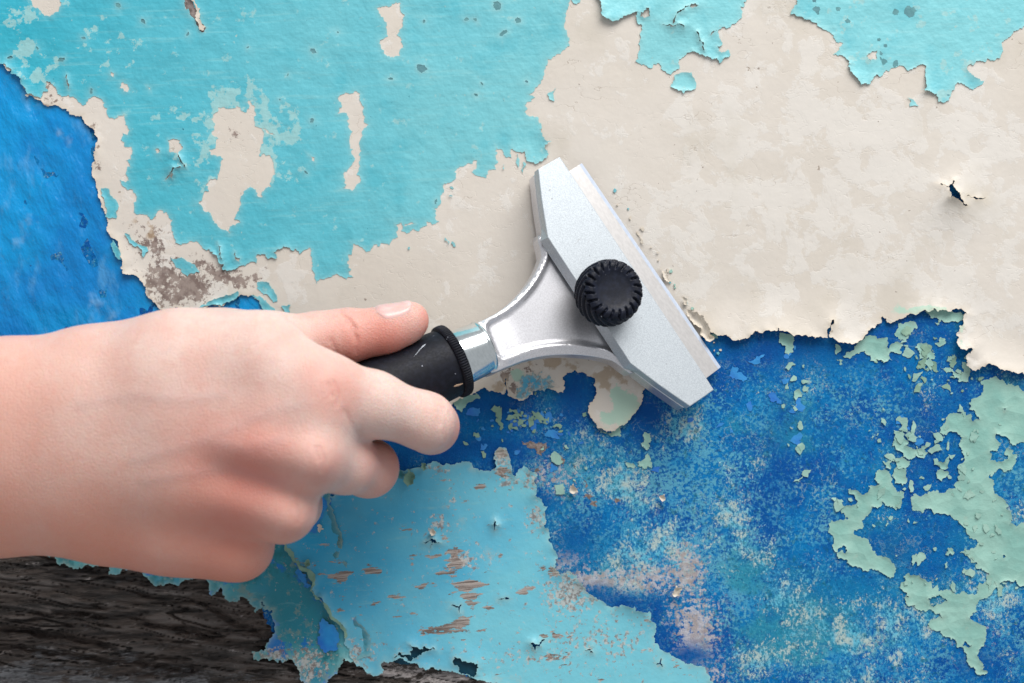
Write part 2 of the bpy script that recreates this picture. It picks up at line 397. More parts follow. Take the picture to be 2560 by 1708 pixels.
def m_wood():
    s = N('charred_weathered_wood')
    g1 = s.noise(0.4, 7, 0.68, sx=0.12, sy=0.9, rot=0.12, dist=0.4); g2 = s.noise(1.0, 6, 0.7, sx=0.15, sy=1.0, rot=0.12, off=4.)
    col = s.mix(s.ramp(g1, 0.35, 0.65), C(32, 26, 23), C(88, 76, 69))
    col = s.mix(s.ramp(g2, 0.56, 0.72, 0, 0.6), col, C(150, 140, 134))
    col = s.mix(s.ramp(s.attr('ridge'), 0.55, 0.95, 0, 0.45), col, C(150, 142, 138))
    gy = s.math('ADD', s.attr('grey'), s.ramp(s.noise(0.3, 6, 0.7, sx=0.3, rot=0.1, off=7.), 0.25, 0.75, -0.5, 0.5))
    col = s.mix(s.ramp(gy, 0.3, 0.7, 0, 0.85), col, s.mix(s.ramp(g2, 0.4, 0.6), C(96, 98, 102), C(160, 162, 166)))
    wt = s.math('ADD', s.attr('white'), s.ramp(s.noise(0.4, 6, 0.7, sx=0.4, rot=0.1, off=9.), 0.25, 0.75, -0.6, 0.6))
    col = s.mix(s.ramp(wt, 0.35, 0.65, 0, 0.9), col, C(196, 188, 186))
    bp = s.bump(g2, 0.7, 0.0014); bp = s.bump(g1, 0.7, 0.0024, bp)
    return s.done(col, 0.52, bp, spec=0.6)
MW = m_wood()
def m_bare():
    s = N('bare_grey_wood_patch')
    col = s.mix(s.ramp(s.noise(0.6, 6, 0.7), 0.4, 0.6), C(118, 106, 102), C(160, 148, 144))
    return s.done(col, 0.8, s.bump(s.noise(0.9, 6, 0.7), 0.6, 0.0006), spec=0.2)
MBARE = m_bare()

# ------------------------------------------------------------------ the wall
wall = empty('painted_wall', (0, 0, 0), 'old wooden wall with peeling turquoise, cream and blue paint behind the scraper', 'wall')
def S(pts, ox, oy, k): return [(ox+p[0]*k, oy+p[1]*k) for p in pts]

# bare wood at the lower left: carved grain
def wood_h(x, z):
    a = 0.12; u = x*math.cos(a)-z*math.sin(a); v = x*math.sin(a)+z*math.cos(a)
    v2 = v+1.6*fbm(u/26, v/9, 3, 41)
    r = 1.3*fbm(u/30, v2/3.6, 4, 42)+0.6*fbm(u/14, v2/1.6, 2, 43)+0.15*fbm(u/3, v2/1.4, 2, 44)+0.6*(0.5-np.abs(pn(u/22, v2/2.4, 45)))+0.5*(0.5-np.abs(pn(u/16, v2/1.6, 46)))
    c1 = np.abs(fbm(u/70, v2/5.0, 2, 47)); r = r-1.8*np.clip(1-c1/0.045, 0, 1)**1.5
    c2 = np.abs(fbm(u/40, v2/3.0, 2, 48)); r = r-1.0*np.clip(1-c2/0.03, 0, 1)
    for (p, q, wd, dp) in (((-40, 1565), (300, 1622), 1.7, 3.2), ((-40, 1612), (480, 1680), 1.6, 2.8), ((480, 1500), (660, 1600), 1.1, 1.8), ((230, 1700), (520, 1672), 1.2, 1.6), ((120, 1530), (260, 1545), 1.2, 1.8), ((330, 1560), (560, 1600), 1.3, 2.0)):
        A = np.array(W(*p)); B = np.array(W(*q)); d_ = B-A; t = np.clip(((x-A[0])*d_[0]+(z-A[1])*d_[1])/(d_@d_), 0, 1)
        dist = np.hypot(x-A[0]-t*d_[0], z-A[1]-t*d_[1]+1.8*fbm(x/11, z/11, 3, 49))
        r = r-dp*np.clip(1-dist/wd, 0, 1)*np.clip(np.minimum(t, 1-t)*6, 0, 1)
    return r-2.0
gx = np.concatenate([np.arange(-330, -186, 3.0), np.arange(-186, 8, 0.45), np.arange(8, 60, 3.0)])
gz = np.concatenate([np.arange(-250, -128, 3.0), np.arange(-128, -62, 0.40)])
GX, GZ = np.meshgrid(gx, gz); GH = wood_h(GX, GZ)
nx_, nz_ = len(gx), len(gz); idx = np.arange(nx_*nz_).reshape(nz_, nx_)
q = np.stack([idx[:-1, :-1], idx[:-1, 1:], idx[1:, 1:], idx[1:, :-1]], -1).reshape(-1, 4)
X_, Z_ = GX.ravel(), GZ.ravel()
grey = blobs([(60, 1700, 330, 45, .7), (420, 1720, 300, 40, .6), (700, 1720, 200, 40, .5), (200, 1640, 250, 30, .35)], X_, Z_)
white = blobs([(1000, 1680, 70, 18, .95), (1120, 1697, 90, 16, .95), (1240, 1712, 60, 12, .9), (960, 1665, 30, 14, .7)], X_, Z_)
mesh_obj('bare_wood', to_world(np.stack([X_, Z_, GH.ravel()], 1)), q, MW, wall, True, {'grey': grey, 'white': white, 'ridge': np.clip(0.5+0.42*(GH.ravel()+2.0), 0, 1)})['label'] = 'dark weathered bare wood showing at the lower left'

# deep blue ground coat
blue_loop = [(-900, -700), (3460, -700), (3460, 2500), (1330, 2500), (1300, 1760), (1266, 1716), (1150, 1676), (1000, 1640), (850, 1636), (705, 1615), (692, 1590),
             (640, 1496), (560, 1462), (500, 1430), (300, 1395), (140, 1372), (60, 1330), (-900, 1320)]
zero = lambda x, z: undul(x, z)-0.6
pale_b = [(1500, 1210, 180, 130, .8), (1750, 1330, 230, 220, .75), (1440, 1130, 160, 70, .7), (1720, 1120, 90, 150, .9), (2150, 1620, 380, 120, .8),
          (1790, 1160, 80, 60, .8), (2050, 980, 250, 70, .45), (2120, 1010, 120, 60, .5), (1880, 1480, 110, 110, .9), (1600, 1400, 150, 120, .8), (2520, 1250, 80, 120, .6), (2080, 1250, 60, 200, .35), (2500, 1550, 150, 150, .6), (1900, 1040, 90, 60, .6)]
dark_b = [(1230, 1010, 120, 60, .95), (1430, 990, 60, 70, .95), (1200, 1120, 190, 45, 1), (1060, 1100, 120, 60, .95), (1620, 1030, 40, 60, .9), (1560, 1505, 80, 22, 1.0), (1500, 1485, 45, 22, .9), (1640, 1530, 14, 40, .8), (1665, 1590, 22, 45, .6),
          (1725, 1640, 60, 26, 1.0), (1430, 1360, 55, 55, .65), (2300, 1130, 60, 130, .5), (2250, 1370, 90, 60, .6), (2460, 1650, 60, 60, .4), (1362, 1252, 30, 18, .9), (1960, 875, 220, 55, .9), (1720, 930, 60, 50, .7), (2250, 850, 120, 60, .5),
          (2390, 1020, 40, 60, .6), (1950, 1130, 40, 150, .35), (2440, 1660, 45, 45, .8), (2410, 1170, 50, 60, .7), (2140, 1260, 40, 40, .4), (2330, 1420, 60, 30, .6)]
pink_b = [(1490, 1452, 130, 26, .9), (1620, 1450, 110, 50, .65), (1720, 1430, 50, 70, .8), (1740, 1590, 60, 110, .85), (1410, 1400, 50, 30, .8), (1690, 1540, 40, 60, .55), (2440, 1600, 90, 60, .25), (1400, 1200, 60, 60, .5), (1590, 1500, 20, 14, .0), (1360, 1170, 50, 40, .5), (1780, 1690, 60, 60, .5)]
teal_b = [(1850, 1060, 60, 60, .5), (1980, 1060, 100, 90, .4), (1860, 1450, 60, 60, .6), (1880, 1560, 100, 60, .5), (1480, 1190, 160, 70, .3), (1980, 1600, 150, 90, .4)]
sheet('deep_blue_paint_layer', [blue_loop], MB, wall, zero, 0.3, 0.2, 3, 0.2, 6, 2.4, seed=3,
      attrs=dict(pale=lambda x, z: blobs(pale_b, x, z), dark=lambda x, z: blobs(dark_b, x, z), pink=lambda x, z: blobs(pink_b, x, z), teal=lambda x, z: blobs(teal_b, x, z)),
      label='deep blue undercoat, worn and speckled')

# bright blue coat at the far left
br_loop = [(-900, 60), (0, 60), (110, 170), (250, 240), (330, 420), (380, 600), (440, 700), (560, 700), (690, 740), (700, 820), (560, 900), (300, 1050), (-900, 1100)]
def br_relief(x, z): return (0.7*fbm(x/9+0.35*z/8, z/18, 2, 61)+0.25*fbm(x/4, z/6, 2, 63))*(x < 0)
sheet('bright_blue_paint_layer', [br_loop], MBR, wall, lambda x, z: undul(x, z)-0.25, 0.25, 0, 3, 0.1, 8, 1.6, seed=4, relief=br_relief, label='glossy bright blue paint beside the torn edge')

# lower turquoise: mottled teal part left of the ridge, cleaner part right of it
ridge = [(710, 1349), (716, 1373), (734, 1396), (751, 1416), (772, 1425), (786, 1450), (780, 1472), (792, 1492), (815, 1513), (827, 1536), (845, 1554), (862, 1574), (864, 1592)]
L_bot = [(885, 1653), (856, 1650), (847, 1668), (833, 1688), (815, 1712), (772, 1712), (751, 1688), (742, 1662), (722, 1644), (696, 1656), (664, 1644), (634, 1635), (633, 1627), (664, 1627), (675, 1595),
         (687, 1571), (681, 1545), (661, 1525), (655, 1500), (652, 1522), (640, 1532), (620, 1501), (602, 1490), (588, 1504), (570, 1501), (556, 1481), (553, 1468), (540, 1480), (529, 1490), (523, 1466), (518, 1452), (500, 1446), (462, 1449),
         (447, 1464), (426, 1458), (390, 1466), (372, 1449), (353, 1425), (330, 1418), (311, 1422), (292, 1437), (271, 1436), (253, 1412), (244, 1416), (204, 1422), (176, 1418), (143, 1404), (137, 1393), (101, 1366), (60, 1340), (-900, 1330)]
wear_L = []
sheet('mottled_teal_paint_layer', [[(-900, 1150), (600, 1150), (720, 1200), (830, 1230), (860, 1400), (900, 1560), (930, 1640), (900, 1646)]+L_bot], MLT, wall, lambda x, z: undul(x, z)-0.25, 0.35, 1.6, 5, 0.22, 4, 2.6, seed=5,
      lifts=[(680, 1640, 60, 1.2, 6), (580, 1490, 40, 1.0, 5), (780, 1690, 50, 1.0, 6)],
      attrs=dict(lite=lambda x, z: blobs([(200, 1390, 250, 60, .9), (700, 1640, 120, 30, .7), (860, 1640, 60, 50, .9), (560, 1480, 80, 30, .6)], x, z), wear=lambda x, z: 0*x-0.5, speck=lambda x, z: blobs([(680, 1640, 60, 25, .7), (770, 1660, 50, 50, .8)], x, z)),
      label='mottled teal paint curling over the bare wood')
R_right = [(880, 1215), (960, 1190), (1042, 1169), (1068, 1163), (1090, 1153), (1101, 1160), (1141, 1157), (1180, 1157), (1181, 1164), (1234, 1172), (1239, 1153), (1237, 1128), (1250, 1117), (1266, 1120), (1272, 1137), (1280, 1165), (1288, 1192), (1294, 1180), (1301, 1171), (1337, 1179),
           (1337, 1208), (1341, 1227), (1337, 1238), (1369, 1265), (1361, 1278), (1366, 1300), (1371, 1322), (1371, 1351), (1384, 1373), (1388, 1399), (1387, 1418), (1410, 1432), (1430, 1435), (1446, 1449), (1462, 1467), (1486, 1493), (1507, 1503),
           (1514, 1514), (1548, 1516), (1549, 1512), (1585, 1514), (1588, 1527), (1608, 1530), (1624, 1526), (1629, 1553), (1640, 1560), (1640, 1577), (1634, 1589), (1637, 1608), (1650, 1623), (1673, 1631), (1689, 1645), (1721, 1660), (1763, 1670), (1775, 1690), (1800, 1760), (1900, 2500),
           (1400, 2500), (1310, 1760), (1266, 1714), (1240, 1705), (1209, 1701), (1185, 1695), (1147, 1684), (1134, 1680), (1104, 1676), (1077, 1667), (1049, 1669), (1036, 1656), (1015, 1652), (981, 1654), (960, 1652), (952, 1663), (949, 1686), (932, 1690), (917, 1686), (906, 1668), (885, 1653), (874, 1640)]
z6 = lambda p: S(p, 900, 1450, .2128)
holeA = z6([(590, 745), (690, 800), (740, 810), (755, 770), (800, 800), (885, 812), (820, 820), (760, 845), (680, 885), (620, 900), (600, 950), (560, 940), (530, 890), (470, 880), (400, 910), (440, 890), (465, 840), (490, 870), (560, 870), (600, 880), (615, 820)])
holeB = z6([(1105, 900), (1180, 915), (1250, 950), (1340, 965), (1395, 1020), (1365, 1080), (1340, 1140), (1240, 1110), (1160, 1070), (1120, 1000), (1090, 965)])
def star(px, py, arms, w=2.2):
    pts = []
    for i, (ang, r) in enumerate(arms):
        a = math.radians(ang); nx = math.radians((ang+arms[(i+1) % len(arms)][0]+(360 if i == len(arms)-1 else 0))/2)
        pts += [(px+math.cos(a)*r, py+math.sin(a)*r), (px+math.cos(nx)*w, py+math.sin(nx)*w)]
    return pts
stars = [star(1081, 1348, [(20, 26), (100, 22), (160, 24), (215, 6)], 3.5), star(1237, 1311, [(0, 12), (95, 14), (180, 6), (268, 13)], 2.4), star(1336, 1612, [(-28, 30), (80, 14), (150, 6), (215, 12)], 4.5),
         star(1475, 1624, [(-60, 12), (40, 12), (170, 14)], 2.2), star(1650, 1658, [(-80, 14), (50, 12), (160, 10)], 2), star(1148, 1518, [(-60, 10), (90, 14), (190, 20)], 2), star(1255, 1497, [(0, 18), (170, 12)], 1.6)]
wear_b = [(1170, 1463, 62, 13, .95), (1225, 1458, 30, 8, .8), (1180, 1494, 42, 9, .9), (1170, 1475, 70, 26, .5), (1157, 1562, 36, 20, .98), (1100, 1575, 45, 10, .8), (1061, 1562, 18, 9, 1.0), (1104, 1431, 26, 9, .9), (1045, 1460, 34, 7, .8), (1055, 1415, 30, 5, .8),
          (1140, 1400, 24, 30, .9), (1318, 1485, 22, 8, .9), (1220, 1548, 14, 12, 1), (923, 1422, 40, 13, .95), (850, 1446, 32, 13, .95), (812, 1430, 14, 8, .9), (905, 1525, 34, 9, .9), (870, 1425, 90, 22, .45), (900, 1590, 60, 20, .4), (1180, 1517, 14, 8, .9), (960, 1490, 70, 14, .45), (1380, 1640, 40, 8, .7), (1050, 1540, 90, 8, .45), (1640, 1640, 20, 10, .9), (1390, 1590, 60, 8, .55),
          (1272, 1135, 10, 10, .0), (1251, 1130, 14, 16, 1.1), (1258, 1178, 24, 14, 1.1), (1390, 1430, 14, 12, .9), (1618, 1548, 16, 10, .9)]
speck_b = [(1425, 1480, 70, 50, .9), (1340, 1300, 28, 30, .75), (1330, 1200, 26, 22, .75), (1270, 1200, 30, 22, .7), (1100, 1310, 45, 30, .6), (1170, 1400, 50, 30, .65), (1500, 1600, 160, 70, .42), (1330, 1640, 200, 40, .35), (1260, 1150, 25, 30, .8), (1090, 1170, 30, 14, .7), (1460, 1440, 60, 20, .6), (1130, 1240, 14, 20, .5), (900, 1630, 60, 30, .6)]
def lite(x, z):  # paint's own fade, plus the hand's shade put into the colour
    px = x*PXMM+1280; py = 854-z*PXMM
    return np.clip(np.clip((px-800)/520, 0, 1)*0.75+np.clip((py-1380)/330, 0, 1)*0.30+0.12+0.35*fbm(x/22, z/16, 3, 71)*1.0-0.05, 0, 1)
lowR, lowtop = sheet('lower_turquoise_paint_layer', [R_right+ridge[::-1]+[(706, 1330), (740, 1300), (800, 1240)], holeA, holeB]+stars, ML, wall, lambda x, z: undul(x, z)+0.1, 0.30, 0.9, 4.0, 0.16, 3.5, 2.6, seed=6,
      lifts=[(1600, 1520, 60, 1.0, 8), (1430, 1430, 60, 1.0, 6), (1340, 1250, 50, 1.2, 7), (785, 1470, 90, 1.6, 2.6), (1010, 1610, 60, 1.4, 8), (1170, 1640, 50, 1.2, 9), (1080, 1345, 25, 1.2, 4), (1237, 1310, 20, .8, 4), (1336, 1610, 25, 1.1, 5), (1255, 1150, 40, .8, 6), (1320, 1190, 40, .8, 6)],
      attrs=dict(lite=lite, wear=lambda x, z: blobs(wear_b, x, z)-0.13, speck=lambda x, z: blobs(speck_b, x, z)), label='lower turquoise paint with worn brown wood-grain streaks')
for nm, lp in (('dark_teal_undercoat', z6([(380, 700), (900, 760), (900, 960), (560, 1000), (370, 960)])), ('dark_teal_undercoat', z6([(1060, 860), (1420, 940), (1420, 1080), (1350, 1170), (1120, 1080)]))):
    sheet(nm, [lp], MDT, wall, lambda x, z: undul(x, z)-0.22, 0.06, 0, 1, 0.1, 6, 3.0, seed=8)  # dark sheets painting the shade seen through the two holes
# torn lip along the ridge
sheet('torn_paint_ridge', [[(p[0]-2.5, p[1]+2.5) for p in ridge]+[(p[0]+3+2*math.sin(i*1.7), p[1]-3) for i, p in enumerate(ridge)][::-1]], MO, wall, lambda x, z: lowtop(x, z)+0.1, 0.5, 0.5, 1.0, 0.12, 3.5, 0, seed=9, offs=(0.5,))
# bright blue remnants on the teal part
for lp in ([(826, 1244), (818, 1270), (810, 1290), (800, 1310), (792, 1332), (770, 1326), (739, 1320), (720, 1310), (740, 1290), (790, 1250)],
           [(806, 1545), (830, 1560), (852, 1575), (850, 1600), (846, 1622), (822, 1628), (800, 1620), (800, 1590)],
           [(735, 1410), (760, 1435), (775, 1460), (772, 1470), (758, 1455), (738, 1432)]):
    sheet('bright_blue_paint_patch', [lp], MBF, wall, lambda x, z: undul(x, z)+0.42, 0.14, 0.5, 2, 0.2, 4, 2.0, seed=int(lp[0][0]))

# cream coat
cream_loop = [(-900, -700), (3460, -700), (3460, 960), (2620, 940), (2560, 932), (2531, 931), (2505, 927), (2487, 916), (2469, 909), (2458, 916), (2443, 925), (2425, 925), (2410, 912), (2408, 890), (2423, 870), (2410, 876), (2395, 872), (2386, 857), (2392, 846), (2386, 839), (2394, 824), (2403, 813), (2405, 802), (2416, 786), (2406, 777), (2377, 775), (2330, 771), (2304, 777), (2286, 788), (2260, 793), (2242, 801), (2216, 806), (2205, 790), (2203, 806),
              (2194, 810), (2176, 821), (2161, 837), (2154, 848), (2139, 857), (2125, 861), (2110, 857), (2084, 848), (2070, 843), (2074, 820), (2082, 799), (2077, 800), (2070, 820), (2066, 845), (2048, 841), (2018, 843), (2011, 837), (1989, 837), (1964, 828), (1945, 827), (1943, 820), (1941, 827), (1934, 826), (1905, 832), (1879, 835), (1861, 845), (1846, 851), (1824, 845), (1802, 839), (1784, 834), (1775, 830), (1755, 841), (1720, 880), (1680, 905), (1620, 935), (1597, 947), (1604, 956), (1612, 969), (1604, 985), (1605, 1004), (1597, 1017), (1578, 1042), (1569, 1055), (1546, 1068), (1529, 1079), (1505, 1071), (1486, 1055), (1473, 1036), (1470, 1017), (1482, 1004), (1490, 985), (1484, 963), (1487, 947), (1467, 940), (1457, 931), (1438, 926), (1419, 932), (1406, 943), (1409, 966), (1408, 982), (1396, 983), (1384, 975), (1365, 971), (1345, 974), (1323, 988), (1299, 1002), (1269, 988), (1265, 970), (1268, 945), (1263, 946), (1261, 985), (1240, 980), (1224, 979), (1216, 971), (1196, 977), (1164, 991), (1132, 1010), (1100, 1020), (1000, 1000), (850, 930), (720, 860), (672, 790),
              (660, 775), (648, 752), (628, 738), (600, 738), (585, 752), (560, 765), (526, 761), (500, 777), (478, 780), (462, 787), (440, 767), (421, 783), (399, 773), (383, 754), (364, 732), (357, 706), (335, 687), (308, 684), (309, 655), (297, 610), (281, 595), (271, 566), (261, 528), (255, 508), (247, 490), (242, 469), (233, 443), (231, 411), (239, 373), (246, 351), (236, 325), (223, 316), (204, 290), (175, 287), (159, 273), (128, 265), (105, 252), (82, 240), (62, 222), (55, 201), (30, 177), (10, 160), (-10, 145), (-900, 60)]
z8b = lambda p: S(p, 2300, 420, .0893)
st1 = z8b([(520, 465), (640, 480), (760, 530), (850, 460), (920, 360), (930, 400), (860, 490), (900, 560), (1050, 720), (1070, 850), (1130, 920), (1290, 1070), (1180, 1060), (1040, 930), (920, 870), (790, 700), (770, 580), (690, 540)])
st2 = z8b([(1240, 810), (1330, 785), (1480, 810), (1600, 860), (1820, 840), (1700, 885), (1560, 895), (1430, 840)])
grime_b = [(410, 700, 60, 60, .8), (480, 715, 60, 45, .95), (385, 610, 30, 50, .75), (560, 690, 35, 25, .8), (430, 740, 60, 35, .8), (600, 705, 30, 22, .75), (342, 620, 25, 25, .6), (330, 560, 20, 20, .5), (120, 215, 14, 14, .9), (115, 270, 20, 12, .95), (246, 415, 18, 14, .5), (130, 250, 20, 14, .8), (590, 330, 30, 16, .55), (640, 380, 14, 16, .5), (655, 690, 24, 20, .6), (500, 660, 30, 20, .7), (230, 325, 20, 14, .6), (245, 370, 12, 12, .7), (540, 680, 24, 24, .9), (1265, 940, 14, 26, .9), (1330, 925, 26, 12, .7), (1280, 970, 14, 18, .7)]
rust_b = [(1390, 910, 80, 26, .8), (1520, 945, 70, 30, .75), (1560, 920, 40, 20, .7), (1250, 960, 40, 30, .4), (1300, 900, 30, 14, .5), (380, 560, 40, 40, .45), (330, 720, 30, 30, .6)]
mint_b = [(1565, 1010, 50, 55, .85), (1520, 1050, 30, 25, .6), (2310, 775, 60, 10, .9), (1290, 940, 22, 22, .8), (2400, 840, 14, 60, .6)]
creamO, creamtop = sheet('cream_paint_layer', [cream_loop, st1, st2], MC, wall, lambda x, z: undul(x, z)+0.25, 0.38, 0.8, 5.0, 0.15, 3.5, 3.2, seed=11, bias=0.3,
      lifts=[(1830, 830, 110, 1.6, 16), (2000, 830, 130, 1.6, 14), (2120, 850, 60, 1.2, 10), (2420, 880, 70, 2.6, 14), (2330, 770, 70, 1.5, 8), (2520, 930, 70, 2.0, 14), (1535, 1030, 60, 2.2, 11), (1300, 980, 50, 1.8, 9), (1200, 975, 50, 1.2, 8), (2385, 500, 60, 1.9, 0), (2375, 492, 26, 1.2, 3), (300, 660, 60, 1.0, 6), (1440, 930, 40, 1.0, 6)],
      attrs=dict(grime=lambda x, z: blobs(grime_b, x, z), rust=lambda x, z: blobs(rust_b, x, z), minty=lambda x, z: blobs(mint_b, x, z),
                 blot=lambda x, z: blobs([(2150, 450, 500, 300, .6), (2250, 700, 300, 120, .5)], x, z)-0.25*blobs([(1400, 250, 300, 250, 1), (700, 400, 400, 300, 1), (1000, 650, 300, 150, 1)], x, z)), label='cream paint layer with a ragged curling lower edge')

# turquoise top coat with its holes
sunf = lambda x, z: np.clip((x*PXMM+1280)/1350, 0, 1)*0.62  # loss of light towards the left put into the turquoise colour
z1 = lambda p: S(p, 0, 0, .5485)
main = [(-900, -700), (1425, -700), (1425, -6), (1422, 16), (1416, 29), (1414, 54), (1412, 75), (1419, 92), (1424, 116), (1409, 126), (1402, 136), (1390, 138), (1378, 150), (1370, 158), (1360, 179), (1358, 198), (1352, 210), (1336, 228), (1323, 238), (1338, 244), (1327, 255), (1312, 263), (1319, 273), (1311, 281), (1320, 289), (1335, 294), (1341, 292), (1347, 306), (1355, 322), (1349, 324), (1357, 343), (1370, 354), (1381, 353), (1371, 357), (1362, 368), (1365, 376), (1372, 387), (1358, 402), (1338, 411), (1317, 404), (1312, 379), (1298, 381), (1282, 373), (1279, 395), (1264, 394), (1250, 373),
        (1241, 369), (1246, 407), (1240, 425), (1219, 431), (1214, 446), (1200, 441), (1177, 430), (1192, 420), (1192, 401), (1185, 401), (1182, 410), (1168, 410), (1149, 418), (1136, 431), (1134, 452), (1120, 458), (1106, 465), (1101, 493), (1098, 514), (1085, 522), (1091, 538), (1098, 554), (1083, 563), (1072, 557), (1067, 555), (1059, 567), (1051, 570), (1047, 579), (1034, 573), (1016, 584), (1008, 567), (1004, 557), (988, 562), (996, 573), (995, 594), (980, 602), (973, 614), (954, 608), (935, 611), (924, 629), (916, 631),
        (908, 620), (884, 610), (880, 637), (873, 636), (875, 688), (884, 693), (867, 699), (841, 685), (819, 695), (793, 710), (789, 698), (782, 659), (777, 620), (761, 626), (750, 636), (746, 628), (733, 628), (718, 618), (695, 624), (685, 631), (696, 645), (672, 648), (661, 636), (645, 636), (643, 659), (621, 659), (605, 664), (589, 674), (561, 676), (548, 655), (545, 640), (520, 625), (505, 615), (483, 605), (446, 610), (440, 600), (434, 580), (432, 550), (422, 538), (405, 526), (397, 527),
        (384, 547), (379, 550), (364, 537), (344, 537), (335, 531), (335, 508), (338, 483), (319, 475), (306, 464), (301, 450), (325, 453), (316, 437), (319, 418), (328, 420), (316, 402), (328, 389), (330, 368), (311, 365), (303, 351), (325, 327), (314, 303), (311, 287), (297, 290), (268, 284), (268, 271), (255, 249), (239, 241), (223, 247), (210, 265), (193, 249), (172, 238), (151, 238), (140, 220), (128, 207), (118, 204), (115, 220), (122, 230), (108, 233), (104, 247), (83, 238), (64, 220), (57, 199), (32, 175), (13, 160), (-10, 140), (-900, 40)]
H = [[(72, -5), (89, 21), (105, 30), (128, 41), (140, 32), (151, 18), (156, -2), (120, -40)],
     [(548, 269), (572, 273), (594, 265), (609, 280), (617, 257), (628, 253), (638, 267), (638, 312), (655, 321), (658, 347), (652, 370), (649, 391), (665, 390), (681, 399), (687, 426), (679, 468), (655, 481), (657, 493), (647, 493), (626, 465), (614, 477), (604, 509), (599, 527), (587, 548), (602, 556), (583, 562), (577, 583), (559, 575), (537, 554), (521, 530), (497, 509), (508, 490), (516, 461), (545, 450), (548, 433), (559, 398), (542, 391), (523, 375), (540, 371), (547, 347), (539, 312), (539, 284)],
     [(849, 241), (874, 236), (901, 236), (910, 269), (921, 313), (907, 340), (899, 367), (904, 378), (901, 455), (882, 477), (855, 474), (866, 461), (860, 439), (882, 409), (874, 356), (882, 329), (871, 291), (844, 285)],
     [(943, 22), (981, 11), (1000, 8), (1008, 55), (992, 88), (1006, 110), (1000, 140), (984, 145), (962, 137), (951, 101), (970, 93), (959, 49)],
     [(420, 351), (450, 351), (458, 367), (452, 378), (425, 381)], [(773, 389), (787, 395), (787, 406), (780, 402)], [(304, 208), (318, 211), (321, 230), (310, 230)], [(425, 436), (433, 433), (433, 447)],
     [(277, 180), (285, 184), (284, 193), (279, 190)], [(368, 216), (376, 220), (374, 225)], [(390, 374), (399, 373), (400, 381), (392, 384)]]
# chips that show a darker teal coat, not the cream
chipspots = [(1055, 172, 14), (1240, 16, 12), (1258, 84, 9), (1294, 52, 9), (1167, 50, 6), (1188, 50, 5), (1060, 55, 5), (783, 128, 8), (780, 303, 7), (765, 431, 5), (977, 198, 5), (1205, 211, 4), (1189, 238, 5), (155, 150, 8), (296, 15, 8), (360, 55, 6), (229, 228, 6), (27, 145, 6), (470, 87, 5), (95, 122, 4), (1090, 505, 6), (700, 250, 3), (1316, 205, 4), (620, 120, 3), (845, 82, 3), (1130, 470, 4), (720, 188, 3), (210, 96, 4)]
chips = []
for (px, py, r) in chipspots:
    rr = random.Random(int(px*7+py)); a0 = rr.uniform(0, 3.14); el = rr.uniform(1.2, 2.2); lp = []
    for k in range(7):
        t = k/7*2*math.pi; q_ = r*rr.uniform(.6, 1.1); x, y = q_*math.cos(t)*el**.5, q_*math.sin(t)/el**.5
        lp.append((px+x*math.cos(a0)-y*math.sin(a0), py+x*math.sin(a0)+y*math.cos(a0)))
    chips.append(lp)
def slit(l, w):
    up = []; dn = []
    for i, p in enumerate(l):
        a = l[max(i-1, 0)]; b = l[min(i+1, len(l)-1)]; L_ = math.hypot(b[0]-a[0], b[1]-a[1]); nx, ny = -(b[1]-a[1])/L_, (b[0]-a[0])/L_
        ww = w*(0.15 if i in (0, len(l)-1) else 1.0); up.append((p[0]+nx*ww, p[1]+ny*ww)); dn.append((p[0]-nx*ww, p[1]-ny*ww))
    return up+dn[::-1]
slits = [slit(l, 1.6) for l in ([(444, 384), (449, 394), (456, 406), (466, 419)], [(414, 452), (420, 444), (428, 433), (438, 421), (455, 419)], [(168, 186), (170, 204), (173, 226)], [(1012, 566), (1030, 558), (1040, 560)], [(545, 610), (551, 628), (556, 650)], [(588, 628), (590, 645), (600, 656)], [(658, 322), (672, 334), (688, 338)])]
islits = [slit(l, 1.5) for l in ([(1690, 38), (1698, 32), (1706, 27), (1724, 18), (1746, 15)], [(1681, 68), (1682, 60), (1685, 50), (1689, 40)], [(1655, 62), (1668, 66), (1680, 69), (1706, 66), (1709, 72)], [(1740, 80), (1748, 104), (1760, 128)], [(1775, 90), (1783, 80), (1792, 76)])]
gouge = [(455, -10), (470, -10), (486, 18), (500, 50), (512, 80), (506, 82), (490, 55), (475, 30)]
teal_base = lambda x, z: creamtop(x, z)+0.01
fade_b = [(560, 260, 70, 40, .75), (680, 330, 60, 60, .8), (520, 300, 60, 60, .7), (640, 240, 60, 30, .75), (690, 410, 40, 50, .6), (70, 120, 26, 30, 1.0), (95, 200, 40, 26, .9), (130, 160, 30, 50, .5), (490, 390, 60, 60, .45), (470, 300, 50, 60, .4), (260, 120, 100, 60, .35), (60, 40, 60, 30, .45)]
sheet('turquoise_paint_layer', [main]+H+chips+[gouge]+slits, MT, wall, creamtop, 0.11, 0.16, 1.6, 0.16, 3.5, 4.0, seed=13, bias=0.15,
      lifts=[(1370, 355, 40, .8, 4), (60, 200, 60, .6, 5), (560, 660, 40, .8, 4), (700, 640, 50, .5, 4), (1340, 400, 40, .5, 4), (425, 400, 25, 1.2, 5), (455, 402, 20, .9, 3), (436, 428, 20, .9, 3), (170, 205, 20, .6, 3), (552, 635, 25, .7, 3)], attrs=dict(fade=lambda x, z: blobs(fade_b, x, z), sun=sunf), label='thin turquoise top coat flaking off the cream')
for lp in chips:
    c = np.mean(lp, 0); big = [tuple(c+(np.array(p)-c)*1.35) for p in lp]
    sheet('teal_undercoat_chip', [big], MTEAL, wall, creamtop, 0.03, 0, 1, 0, 20, 0, seed=1, offs=())
gs = [(450, -14), (476, -14), (496, 20), (518, 84), (504, 92), (486, 56), (466, 24)]
